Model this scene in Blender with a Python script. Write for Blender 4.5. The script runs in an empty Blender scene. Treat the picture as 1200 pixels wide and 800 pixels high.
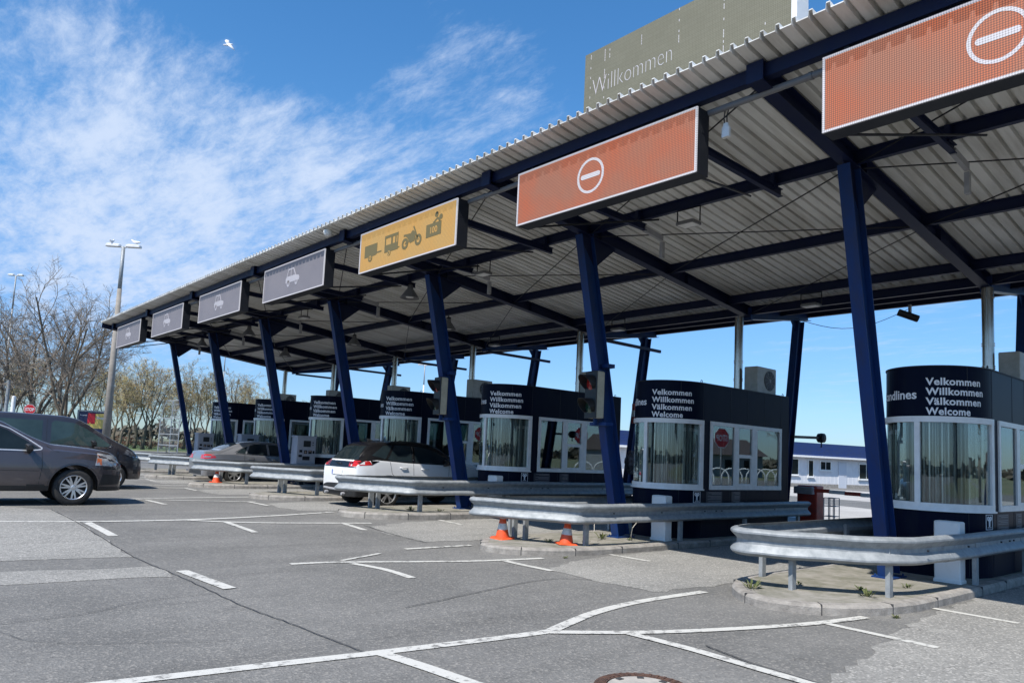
import bpy, bmesh, math, random
from math import sin, cos, pi, sqrt, radians, atan2
from mathutils import Vector, Matrix
from mathutils.bvhtree import BVHTree

S = bpy.context.scene
C = S.collection
# ------------------------------------------------------------------ camera
cam = bpy.data.objects.new('camera', bpy.data.cameras.new('camera'))
C.objects.link(cam)
cam.data.sensor_width = 36.0
cam.data.lens = 864 / 1200 * 36
cam.data.shift_y = 51.3 / 1200
cam.data.clip_end = 6000
cam.data.clip_start = 0.05
_r = Vector((0.75112011, -0.65858277, 0.04568713)); _u = Vector((-0.09525609, -0.03963883, 0.99466328)); _f = Vector((0.65325711, 0.75146357, 0.09250755))
M = Matrix((( _r.x, _u.x, -_f.x, 0), (_r.y, _u.y, -_f.y, 0), (_r.z, _u.z, -_f.z, 1.65), (0, 0, 0, 1)))
cam.matrix_world = M
S.camera = cam
# ------------------------------------------------------------------ light
SUNV = Vector((-0.735, -0.22, 1.0)).normalized()          # towards the sun
EL = math.asin(SUNV.z); AZ = atan2(SUNV.x, SUNV.y)
sun = bpy.data.objects.new('sun', bpy.data.lights.new('sun', 'SUN'))
C.objects.link(sun)
sun.data.energy = 4.3; sun.data.angle = radians(0.53); sun.data.color = (1.0, 0.955, 0.89)
sun.rotation_euler = (-SUNV).to_track_quat('-Z', 'Y').to_euler()
W = bpy.data.worlds.new('World'); S.world = W; W.use_nodes = True
nt = W.node_tree; nt.nodes.clear()
def wn(t, **k):
    n = nt.nodes.new(t)
    for a, b in k.items(): setattr(n, a, b)
    return n
def wl(a, b): nt.links.new(a, b)
out = wn('ShaderNodeOutputWorld'); bg = wn('ShaderNodeBackground'); wl(bg.outputs[0], out.inputs[0])
bg.inputs[1].default_value = 0.125
sky = wn('ShaderNodeTexSky', sky_type='NISHITA', sun_disc=False)
sky.sun_elevation = EL; sky.sun_rotation = AZ; sky.altitude = 0; sky.air_density = 1.0; sky.dust_density = 0.2; sky.ozone_density = 1.6
tc = wn('ShaderNodeTexCoord')
sep = wn('ShaderNodeSeparateXYZ'); wl(tc.outputs['Generated'], sep.inputs[0])
def wmath(op, a, b=None, c=None, clamp=False):
    n = wn('ShaderNodeMath', operation=op, use_clamp=clamp)
    for i, v in enumerate((a, b, c)):
        if v is None: continue
        if isinstance(v, (int, float)): n.inputs[i].default_value = v
        else: wl(v, n.inputs[i])
    return n.outputs[0]
zc = wmath('ADD', wmath('MAXIMUM', sep.outputs[2], 0.0), 0.07)
px = wmath('DIVIDE', sep.outputs[0], zc); py = wmath('DIVIDE', sep.outputs[1], zc)
comb = wn('ShaderNodeCombineXYZ'); wl(px, comb.inputs[0]); wl(py, comb.inputs[1])
def wnoise(scale, detail, rough, dist, loc, rot, sc):
    m = wn('ShaderNodeMapping'); wl(comb.outputs[0], m.inputs[0])
    m.inputs['Location'].default_value = loc; m.inputs['Rotation'].default_value = (0, 0, rot); m.inputs['Scale'].default_value = sc
    n = wn('ShaderNodeTexNoise'); wl(m.outputs[0], n.inputs['Vector'])
    n.inputs['Scale'].default_value = scale; n.inputs['Detail'].default_value = detail
    n.inputs['Roughness'].default_value = rough; n.inputs['Distortion'].default_value = dist
    return n.outputs[0]
n1 = wnoise(2.4, 9, 0.62, 0.2, (3.1, 1.7, 0), radians(-32), (2.4, 0.8, 1))
n2 = wnoise(10.0, 10, 0.74, 0.3, (0.3, 5.2, 0), radians(-28), (2.0, 0.8, 1))
nn = wmath('ADD', wmath('MULTIPLY', n1, 0.60), wmath('MULTIPLY', n2, 0.40))
def blob(d, lo, hi, amt):
    vm = wn('ShaderNodeVectorMath', operation='DOT_PRODUCT'); wl(tc.outputs['Generated'], vm.inputs[0])
    vm.inputs[1].default_value = Vector(d).normalized()
    mr = wn('ShaderNodeMapRange', interpolation_type='SMOOTHSTEP'); wl(vm.outputs['Value'], mr.inputs[0])
    mr.inputs[1].default_value = lo; mr.inputs[2].default_value = hi; mr.inputs[3].default_value = 0; mr.inputs[4].default_value = amt
    return mr.outputs[0]
cov = None
for d, lo, hi, amt in [((0.08, 0.94, 0.33), 0.945, 0.995, 0.17), ((0.27, 0.92, 0.28), 0.962, 0.998, 0.17), ((0.40, 0.88, 0.27), 0.975, 0.998, 0.10), ((0.47, 0.77, 0.43), 0.975, 0.998, 0.125),
                       ((0.55, 0.73, 0.42), 0.985, 0.999, 0.09), ((0.16, 0.97, 0.10), 0.965, 0.998, 0.07), ((0.92, 0.36, 0.17), 0.97, 0.998, 0.13),
                       ((-0.5, -0.6, 0.5), 0.3, 0.95, 0.14), ((0.33, 0.79, 0.52), 0.985, 0.999, -0.12)]:
    b_ = blob(d, lo, hi, amt); cov = b_ if cov is None else wmath('ADD', cov, b_)
dens = wn('ShaderNodeMapRange', interpolation_type='SMOOTHSTEP')
wl(wmath('ADD', nn, cov), dens.inputs[0]); dens.inputs[1].default_value = 0.615; dens.inputs[2].default_value = 0.99
dens.inputs[3].default_value = 0.0; dens.inputs[4].default_value = 0.92
hsv = wn('ShaderNodeHueSaturation'); wl(sky.outputs[0], hsv.inputs['Color']); hsv.inputs['Saturation'].default_value = 1.32; hsv.inputs['Value'].default_value = 1.08
mix = wn('ShaderNodeMix', data_type='RGBA'); wl(dens.outputs[0], mix.inputs[0]); wl(hsv.outputs[0], mix.inputs[6]); mix.inputs[7].default_value = (3.7, 4.35, 5.5, 1)
wl(mix.outputs[2], bg.inputs[0])
# the pale band at the horizon is blue, not yellow, on this clear day
hz = wn('ShaderNodeMapRange', interpolation_type='SMOOTHSTEP'); wl(sep.outputs[2], hz.inputs[0]); hz.inputs[1].default_value = -0.05; hz.inputs[2].default_value = 0.42; hz.inputs[3].default_value = 1; hz.inputs[4].default_value = 0
hm = wn('ShaderNodeMix', data_type='RGBA', blend_type='MULTIPLY'); wl(hz.outputs[0], hm.inputs[0]); wl(hsv.outputs[0], hm.inputs[6]); hm.inputs[7].default_value = (0.30, 0.43, 0.70, 1)
wl(hm.outputs[2], mix.inputs[6])
S.view_settings.view_transform = 'Standard'; S.view_settings.look = 'None'; S.view_settings.gamma = 1; S.view_settings.use_curve_mapping = False
S.view_settings.exposure = 0.55
S.render.engine = 'CYCLES'
S.cycles.max_bounces = 6; S.cycles.diffuse_bounces = 4; S.cycles.glossy_bounces = 3; S.cycles.transmission_bounces = 4; S.cycles.transparent_max_bounces = 8
S.cycles.caustics_reflective = False; S.cycles.caustics_refractive = False

# ------------------------------------------------------------------ materials
MATS = {}
def mat(name, base, rough=0.6, metal=0.0, var=0.0, vscale=3.0, base2=None, bump=0.0, bscale=40.0, spec=0.5, coat=0.0, stretch=(1, 1, 1), emit=None, estr=0.0, detail=5, lo=0.35, hi=0.65):
    """principled material; base2/var blend through object-space noise"""
    if name in MATS: return MATS[name]
    m = bpy.data.materials.new(name); m.use_nodes = True; t = m.node_tree; b = t.nodes['Principled BSDF']
    b.inputs['Base Color'].default_value = (*base, 1); b.inputs['Roughness'].default_value = rough; b.inputs['Metallic'].default_value = metal
    b.inputs['Specular IOR Level'].default_value = spec; b.inputs['Coat Weight'].default_value = coat
    if coat: b.inputs['Coat Roughness'].default_value = 0.04
    if var or base2:
        if base2 is None: base2 = tuple(max(0, c * (1 - var)) for c in base)
        tcn = t.nodes.new('ShaderNodeTexCoord'); mp = t.nodes.new('ShaderNodeMapping'); mp.inputs['Scale'].default_value = stretch
        t.links.new(tcn.outputs['Object'], mp.inputs[0])
        nz = t.nodes.new('ShaderNodeTexNoise'); nz.inputs['Scale'].default_value = vscale; nz.inputs['Detail'].default_value = detail; nz.inputs['Roughness'].default_value = 0.65
        t.links.new(mp.outputs[0], nz.inputs['Vector'])
        mr = t.nodes.new('ShaderNodeMapRange'); mr.inputs[1].default_value = lo; mr.inputs[2].default_value = hi; t.links.new(nz.outputs[0], mr.inputs[0])
        mx = t.nodes.new('ShaderNodeMix'); mx.data_type = 'RGBA'; t.links.new(mr.outputs[0], mx.inputs[0])
        mx.inputs[6].default_value = (*base, 1); mx.inputs[7].default_value = (*base2, 1); t.links.new(mx.outputs[2], b.inputs['Base Color'])
    if bump:
        tcn = t.nodes.new('ShaderNodeTexCoord'); nz = t.nodes.new('ShaderNodeTexNoise'); nz.inputs['Scale'].default_value = bscale; nz.inputs['Detail'].default_value = 4
        t.links.new(tcn.outputs['Object'], nz.inputs['Vector']); bp = t.nodes.new('ShaderNodeBump'); bp.inputs['Strength'].default_value = bump; bp.inputs['Distance'].default_value = 0.02
        t.links.new(nz.outputs[0], bp.inputs['Height']); t.links.new(bp.outputs[0], b.inputs['Normal'])
    if emit:
        b.inputs['Emission Color'].default_value = (*emit, 1); b.inputs['Emission Strength'].default_value = estr
    MATS[name] = m
    return m

def ground_mat(name, dark, light, speck, tint=None, spd=0.36, patch=0.35):
    if name in MATS: return MATS[name]
    m = bpy.data.materials.new(name); m.use_nodes = True; t = m.node_tree; b = t.nodes['Principled BSDF']
    N = t.nodes.new; Lk = t.links.new
    geo = N('ShaderNodeNewGeometry')
    def noise(sc, det, ro=0.6, st=(1, 1, 1)):
        mp = N('ShaderNodeMapping'); mp.inputs['Scale'].default_value = st; Lk(geo.outputs['Position'], mp.inputs[0])
        n = N('ShaderNodeTexNoise'); n.inputs['Scale'].default_value = sc; n.inputs['Detail'].default_value = det; n.inputs['Roughness'].default_value = ro; Lk(mp.outputs[0], n.inputs['Vector']); return n.outputs[0]
    def rng(v, a, c, d=0.0, e=1.0):
        r = N('ShaderNodeMapRange'); r.inputs[1].default_value = a; r.inputs[2].default_value = c; r.inputs[3].default_value = d; r.inputs[4].default_value = e; Lk(v, r.inputs[0]); return r.outputs[0]
    def mixc(f, a, c, bt='MIX'):
        x = N('ShaderNodeMix'); x.data_type = 'RGBA'; x.blend_type = bt
        if isinstance(f, float): x.inputs[0].default_value = f
        else: Lk(f, x.inputs[0])
        for i, v in ((6, a), (7, c)):
            if isinstance(v, tuple): x.inputs[i].default_value = (*v, 1)
            else: Lk(v, x.inputs[i])
        return x.outputs[2]
    col = mixc(rng(noise(0.45, 6, 0.62), 0.36, 0.64), dark, light)
    col = mixc(rng(noise(2.2, 5, 0.7, (0.35, 1.0, 1)), 0.55, 0.75, 0, patch), col, tuple(c * 0.62 for c in dark))
    col = mixc(rng(noise(0.9, 6, 0.7, (1.6, 0.5, 1)), 0.58, 0.70, 0, 0.35), col, tuple(min(1, c * 1.35) for c in light))
    # tyre tracks along the lanes and smaller cross scuffs
    col = mixc(rng(noise(1.1, 4, 0.55, (0.09, 1.25, 1)), 0.52, 0.68, 0, 0.34), col, tuple(c * 0.60 for c in dark))
    col = mixc(rng(noise(3.6, 4, 0.7, (0.25, 1.6, 1)), 0.64, 0.72, 0, 0.55), col, tuple(c * 0.48 for c in dark))
    # aggregate
    vo = N('ShaderNodeTexVoronoi'); vo.inputs['Scale'].default_value = 55; Lk(geo.outputs['Position'], vo.inputs['Vector'])
    sepc = N('ShaderNodeSeparateColor'); Lk(vo.outputs['Color'], sepc.inputs[0])
    col = mixc(rng(sepc.outputs[0], 0.72, 0.9, 0, spd), col, speck)
    col = mixc(rng(sepc.outputs[1], 0.7, 0.95, 0, spd * 0.9), col, tuple(c * 0.35 for c in dark))
    n3 = noise(28, 3, 0.7)
    col = mixc(rng(n3, 0.3, 0.7, 0, 0.35), col, tuple(c * 0.7 for c in dark))
    # dark spots of chewing gum and oil
    vo2 = N('ShaderNodeTexVoronoi'); vo2.inputs['Scale'].default_value = 1.7; Lk(geo.outputs['Position'], vo2.inputs['Vector'])
    col = mixc(rng(vo2.outputs['Distance'], 0.03, 0.06, 0.55, 0), col, tuple(c * 0.4 for c in dark))
    Lk(col, b.inputs['Base Color']); b.inputs['Roughness'].default_value = 0.88; b.inputs['Specular IOR Level'].default_value = 0.3
    bp = N('ShaderNodeBump'); bp.inputs['Strength'].default_value = 0.5; bp.inputs['Distance'].default_value = 0.01; Lk(vo.outputs['Distance'], bp.inputs['Height']); Lk(bp.outputs[0], b.inputs['Normal'])
    MATS[name] = m; return m

ASPH = ground_mat('asphalt', (0.142, 0.140, 0.132), (0.205, 0.200, 0.187), (0.44, 0.41, 0.36))
ASPH_L = ground_mat('asphalt_light', (0.225, 0.220, 0.203), (0.300, 0.292, 0.268), (0.60, 0.57, 0.52), spd=0.5)
APRON = ground_mat('apron_concrete', (0.40, 0.38, 0.35), (0.50, 0.48, 0.44), (0.6, 0.58, 0.54), spd=0.3)
KERB = mat('kerb_concrete', (0.35, 0.325, 0.29), 0.9, base2=(0.20, 0.185, 0.165), vscale=6, bump=0.5, bscale=60)
ISL = mat('island_paving', (0.29, 0.27, 0.235), 0.95, base2=(0.16, 0.155, 0.115), vscale=3.6, bump=0.6, bscale=35)
def paint_mat():
    m = bpy.data.materials.new('road_paint'); m.use_nodes = True; t = m.node_tree; b = t.nodes['Principled BSDF']
    geo = t.nodes.new('ShaderNodeNewGeometry')
    def nz(sc, d):
        n = t.nodes.new('ShaderNodeTexNoise'); n.inputs['Scale'].default_value = sc; n.inputs['Detail'].default_value = d; n.inputs['Roughness'].default_value = 0.75; t.links.new(geo.outputs['Position'], n.inputs['Vector']); return n.outputs[0]
    a = nz(9, 8); c2 = nz(0.8, 3)
    ad = t.nodes.new('ShaderNodeMath'); ad.operation = 'MULTIPLY_ADD'; t.links.new(c2, ad.inputs[0]); ad.inputs[1].default_value = 0.35; t.links.new(a, ad.inputs[2])
    r = t.nodes.new('ShaderNodeMapRange'); r.inputs[1].default_value = 0.70; r.inputs[2].default_value = 0.80; t.links.new(ad.outputs[0], r.inputs[0])
    x = t.nodes.new('ShaderNodeMix'); x.data_type = 'RGBA'; t.links.new(r.outputs[0], x.inputs[0]); x.inputs[6].default_value = (0.54, 0.53, 0.485, 1); x.inputs[7].default_value = (0.2, 0.195, 0.18, 1)
    n = nz(40, 4); r2 = t.nodes.new('ShaderNodeMapRange'); t.links.new(n, r2.inputs[0]); r2.inputs[3].default_value = 0.86; r2.inputs[4].default_value = 1.06
    y = t.nodes.new('ShaderNodeVectorMath'); y.operation = 'SCALE'; t.links.new(x.outputs[2], y.inputs[0]); t.links.new(r2.outputs[0], y.inputs['Scale'])
    t.links.new(y.outputs[0], b.inputs['Base Color']); b.inputs['Roughness'].default_value = 0.8
    return m
PAINT = paint_mat()
CRACK = mat('tar_seam', (0.045, 0.045, 0.045), 0.8)
NAVY = mat('navy_panel', (0.0028, 0.0055, 0.019), 0.4, base2=(0.007, 0.010, 0.020), vscale=4.0, stretch=(1, 1, .35), detail=8, lo=.45, hi=.75, spec=0.06)
SEAM = mat('panel_seam', (0.003, 0.005, 0.012), 0.6)
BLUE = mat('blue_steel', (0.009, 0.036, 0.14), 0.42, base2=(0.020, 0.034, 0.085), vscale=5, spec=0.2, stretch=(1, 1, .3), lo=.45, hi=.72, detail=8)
BLUE_D = mat('blue_steel_shaded', (0.005, 0.010, 0.042), 0.5, base2=(0.008, 0.013, 0.038), vscale=5, spec=0.2)  # darker copy of the blue steel, shade under the roof put into its colour
SHEET = mat('roof_sheet', (0.74, 0.735, 0.70), 0.6, 0.0, base2=(0.46, 0.44, 0.39), vscale=1.2, stretch=(0.25, 2.2, 1), lo=0.42, hi=0.68, detail=8)
GALV = mat('galvanised_steel', (0.33, 0.35, 0.36), 0.55, 0.25, base2=(0.22, 0.24, 0.25), vscale=9, bump=0.08, bscale=9, detail=8)
GALV_D = mat('galvanised_post', (0.34, 0.36, 0.37), 0.55, 0.3, base2=(0.24, 0.26, 0.27), vscale=8)
STAIN = mat('stainless', (0.60, 0.56, 0.50), 0.22, 1.0, base2=(0.38, 0.34, 0.30), vscale=4, stretch=(1, 1, 0.3))
FRAME = mat('white_window_frame', (0.86, 0.85, 0.83), 0.35, base2=(0.74, 0.73, 0.71), vscale=5)
WHITE = mat('white_paint', (0.74, 0.74, 0.72), 0.5, base2=(0.60, 0.60, 0.56), vscale=4, lo=0.5, hi=0.8)
LETTER = mat('white_lettering', (0.78, 0.78, 0.80), 0.5)
GREY = mat('grey_metal', (0.34, 0.34, 0.35), 0.45, base2=(0.28, 0.28, 0.29), vscale=6)
ACG = mat('ac_beige', (0.46, 0.45, 0.41), 0.5, base2=(0.36, 0.35, 0.31), vscale=5)
BLACK = mat('black_plastic', (0.012, 0.012, 0.013), 0.5, base2=(0.02, 0.02, 0.02), vscale=10)
DARKM = mat('dark_metal', (0.013, 0.015, 0.02), 0.5, base2=(.02,.021,.026), vscale=5, spec=0.25)
RUBBER = mat('tyre_rubber', (0.018, 0.018, 0.018), 0.85, base2=(0.035, 0.033, 0.03), vscale=20)
ALLOY = mat('alloy', (0.62, 0.62, 0.62), 0.28, 0.85)
CHROME = mat('chrome', (0.8, 0.8, 0.8), 0.08, 1.0)
CGLASS = mat('car_glass', (0.010, 0.016, 0.018), 0.03, 0.0, spec=0.28, base2=(0.014, 0.022, 0.026), vscale=2.5)
VGLASS = mat('van_glass', (0.03, 0.05, 0.05), 0.03, 0.0, spec=0.45, base2=(0.045, 0.075, 0.075), vscale=1.2)
RED = mat('red_lens', (0.55, 0.02, 0.02), 0.15, coat=0.6, base2=(0.35, 0.01, 0.015), vscale=9)
REDP = mat('red_paint', (0.60, 0.06, 0.03), 0.45, base2=(0.36, 0.05, 0.035), vscale=4)
SIGNRED = mat('sign_red', (0.60, 0.025, 0.03), 0.45)
ORANGE = mat('cone_orange', (0.80, 0.095, 0.02), 0.5, base2=(0.62, 0.09, 0.03), vscale=9)
CONEW = mat('cone_white', (0.74, 0.72, 0.68), 0.5, base2=(0.5, 0.48, 0.44), vscale=12)
BARK = mat('bark', (0.085, 0.07, 0.052), 0.95, base2=(0.16, 0.135, 0.10), vscale=6, stretch=(1, 1, 0.3))
TWIG = mat('twigs', (0.155, 0.128, 0.10), 0.95, base2=(0.23, 0.195, 0.155), vscale=0.8)
BUD = mat('spring_buds', (0.30, 0.27, 0.10), 0.9, base2=(0.36, 0.27, 0.15), vscale=0.6)
LEAF = mat('weed_leaf', (0.06, 0.10, 0.025), 0.8, base2=(0.14, 0.13, 0.05), vscale=30)
GRASS = mat('grass', (0.07, 0.13, 0.03), 0.95, base2=(0.12, 0.15, 0.05), vscale=0.15, bump=0.6, bscale=8)
FIELD = mat('field', (0.11, 0.13, 0.055), 0.95, base2=(0.16, 0.15, 0.08), vscale=0.02)
HEDGE = mat('hedge', (0.10, 0.05, 0.035), 0.95, base2=(0.09, 0.075, 0.045), vscale=0.25)
WOOD = mat('far_wood', (0.075, 0.075, 0.055), 0.95, base2=(0.12, 0.10, 0.075), vscale=0.05)
CONC = mat('lamp_concrete', (0.30, 0.27, 0.235), 0.9, base2=(0.22, 0.20, 0.17), vscale=3, bump=0.2)

def glass_mat(name, tint, refl, rmax):
    m = bpy.data.materials.new(name); m.use_nodes = True; t = m.node_tree; t.nodes.clear()
    o = t.nodes.new('ShaderNodeOutputMaterial'); mx = t.nodes.new('ShaderNodeMixShader'); tr = t.nodes.new('ShaderNodeBsdfTransparent'); gl = t.nodes.new('ShaderNodeBsdfGlossy')
    tr.inputs[0].default_value = (*tint, 1); gl.inputs[0].default_value = (0.85, 0.93, 0.96, 1); gl.inputs['Roughness'].default_value = 0.008
    lw = t.nodes.new('ShaderNodeLayerWeight'); lw.inputs[0].default_value = 0.35
    mr = t.nodes.new('ShaderNodeMapRange'); mr.inputs[3].default_value = refl; mr.inputs[4].default_value = rmax; t.links.new(lw.outputs['Fresnel'], mr.inputs[0])
    t.links.new(mr.outputs[0], mx.inputs[0]); t.links.new(tr.outputs[0], mx.inputs[1]); t.links.new(gl.outputs[0], mx.inputs[2]); t.links.new(mx.outputs[0], o.inputs[0])
    return m
GLASS_F = glass_mat('side_glass', (0.35, 0.44, 0.45), 0.13, 0.75)
GLASS_C = glass_mat('curved_glass', (0.88, 0.91, 0.90), 0.045, 0.45)
def blind_mat():
    m = bpy.data.materials.new('silver_blinds'); m.use_nodes = True; t = m.node_tree; b = t.nodes['Principled BSDF']
    tcn = t.nodes.new('ShaderNodeTexCoord'); mp = t.nodes.new('ShaderNodeMapping'); mp.inputs['Scale'].default_value = (14, 14, 0.10); t.links.new(tcn.outputs['Object'], mp.inputs[0])
    nz = t.nodes.new('ShaderNodeTexNoise'); nz.inputs['Scale'].default_value = 1.6; nz.inputs['Detail'].default_value = 5; nz.inputs['Roughness'].default_value = 0.7; t.links.new(mp.outputs[0], nz.inputs['Vector'])
    r = t.nodes.new('ShaderNodeValToRGB'); t.links.new(nz.outputs[0], r.inputs[0])
    e = r.color_ramp.elements; e[0].position = 0.36; e[0].color = (0.04, 0.045, 0.045, 1); e[1].position = 0.66; e[1].color = (0.95, 0.97, 0.93, 1)  # highlights and dark gaps of the folds are painted as stripes
    k = e.new(0.48); k.color = (0.20, 0.21, 0.20, 1); k = e.new(0.57); k.color = (0.36, 0.38, 0.365, 1)
    t.links.new(r.outputs[0], b.inputs['Base Color']); b.inputs['Roughness'].default_value = 0.2; b.inputs['Metallic'].default_value = 0.45
    return m
BLIND = blind_mat()
def led_mat(name, c1, c2, gap, pitch, emit, dots=0.32, mod=False):
    """field of coloured diodes on a dark board"""
    m = bpy.data.materials.new(name); m.use_nodes = True; t = m.node_tree; b = t.nodes['Principled BSDF']; N = t.nodes.new; Lk = t.links.new
    tcn = N('ShaderNodeTexCoord'); sp = N('ShaderNodeSeparateXYZ'); Lk(tcn.outputs['Object'], sp.inputs[0])
    def mth(op, a, b_=None):
        n = N('ShaderNodeMath'); n.operation = op
        for i, v in enumerate((a, b_)):
            if v is None: continue
            if isinstance(v, (int, float)): n.inputs[i].default_value = v
            else: Lk(v, n.inputs[i])
        return n.outputs[0]
    fy = mth('SUBTRACT', mth('FRACT', mth('DIVIDE', sp.outputs[1], pitch)), 0.5); fz = mth('SUBTRACT', mth('FRACT', mth('DIVIDE', sp.outputs[2], pitch)), 0.5)
    d = mth('SQRT', mth('ADD', mth('MULTIPLY', fy, fy), mth('MULTIPLY', fz, fz)))
    mr = N('ShaderNodeMapRange'); mr.inputs[1].default_value = dots; mr.inputs[2].default_value = dots + 0.14; Lk(d, mr.inputs[0])
    nz = N('ShaderNodeTexNoise'); nz.inputs['Scale'].default_value = 1.4; nz.inputs['Detail'].default_value = 4; Lk(tcn.outputs['Object'], nz.inputs['Vector'])
    m2 = N('ShaderNodeMapRange'); m2.inputs[1].default_value = 0.35; m2.inputs[2].default_value = 0.65; Lk(nz.outputs[0], m2.inputs[0])
    x = N('ShaderNodeMix'); x.data_type = 'RGBA'; Lk(m2.outputs[0], x.inputs[0]); x.inputs[6].default_value = (*c1, 1); x.inputs[7].default_value = (*c2, 1)
    y = N('ShaderNodeMix'); y.data_type = 'RGBA'; Lk(mr.outputs[0], y.inputs[0]); Lk(x.outputs[2], y.inputs[6]); y.inputs[7].default_value = (*gap, 1)
    res = y.outputs[2]
    if mod:
        br = N('ShaderNodeTexBrick'); mp = N('ShaderNodeMapping'); mp.inputs['Rotation'].default_value = (radians(90), 0, radians(90)); 
        cb = N('ShaderNodeCombineXYZ'); Lk(sp.outputs[1], cb.inputs[0]); Lk(sp.outputs[2], cb.inputs[1]); Lk(cb.outputs[0], br.inputs['Vector'])
        br.inputs['Scale'].default_value = 3.2; br.inputs['Mortar Size'].default_value = 0.015; br.inputs['Color1'].default_value = (1, 1, 1, 1); br.inputs['Color2'].default_value = (0.93, 0.93, 0.91, 1); br.inputs['Mortar'].default_value = (0.84, 0.84, 0.82, 1)
        z = N('ShaderNodeMix'); z.data_type = 'RGBA'; z.blend_type = 'MULTIPLY'; z.inputs[0].default_value = 1; Lk(res, z.inputs[6]); Lk(br.outputs[0], z.inputs[7]); res = z.outputs[2]
    Lk(res, b.inputs['Base Color']); b.inputs['Roughness'].default_value = 0.6
    if emit: Lk(res, b.inputs['Emission Color']); b.inputs['Emission Strength'].default_value = emit
    return m
LED_RED = led_mat('led_red', (0.100, 0.024, 0.008), (0.074, 0.031, 0.018), (0.030, 0.012, 0.008), 0.0235, 4.2)
LED_YEL = led_mat('led_yellow', (0.122, 0.063, 0.011), (0.110, 0.066, 0.018), (0.045, 0.031, 0.013), 0.0235, 4.2)
LED_GRY = led_mat('led_off_glow', (0.155, 0.145, 0.165), (0.19, 0.175, 0.19), (0.11, 0.105, 0.115), 0.0235, 0.22)  # faint glow added by emission, although these diodes are off
LED_WHT = led_mat('led_white', (0.22, 0.21, 0.235), (0.19, 0.195, 0.205), (0.10, 0.10, 0.11), 0.0235, 1.8, 0.38)
LED_ICN = led_mat('led_icon', (0.34, 0.33, 0.36), (0.30, 0.30, 0.33), (0.17, 0.165, 0.18), 0.0235, 0.35, 0.38)
LED_OLV = led_mat('led_olive', (0.165, 0.155, 0.105), (0.19, 0.18, 0.125), (0.13, 0.125, 0.085), 0.03, 0.0, mod=True)
LED_DRK = mat('led_dark_olive', (0.13, 0.105, 0.04), 0.6)

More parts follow.
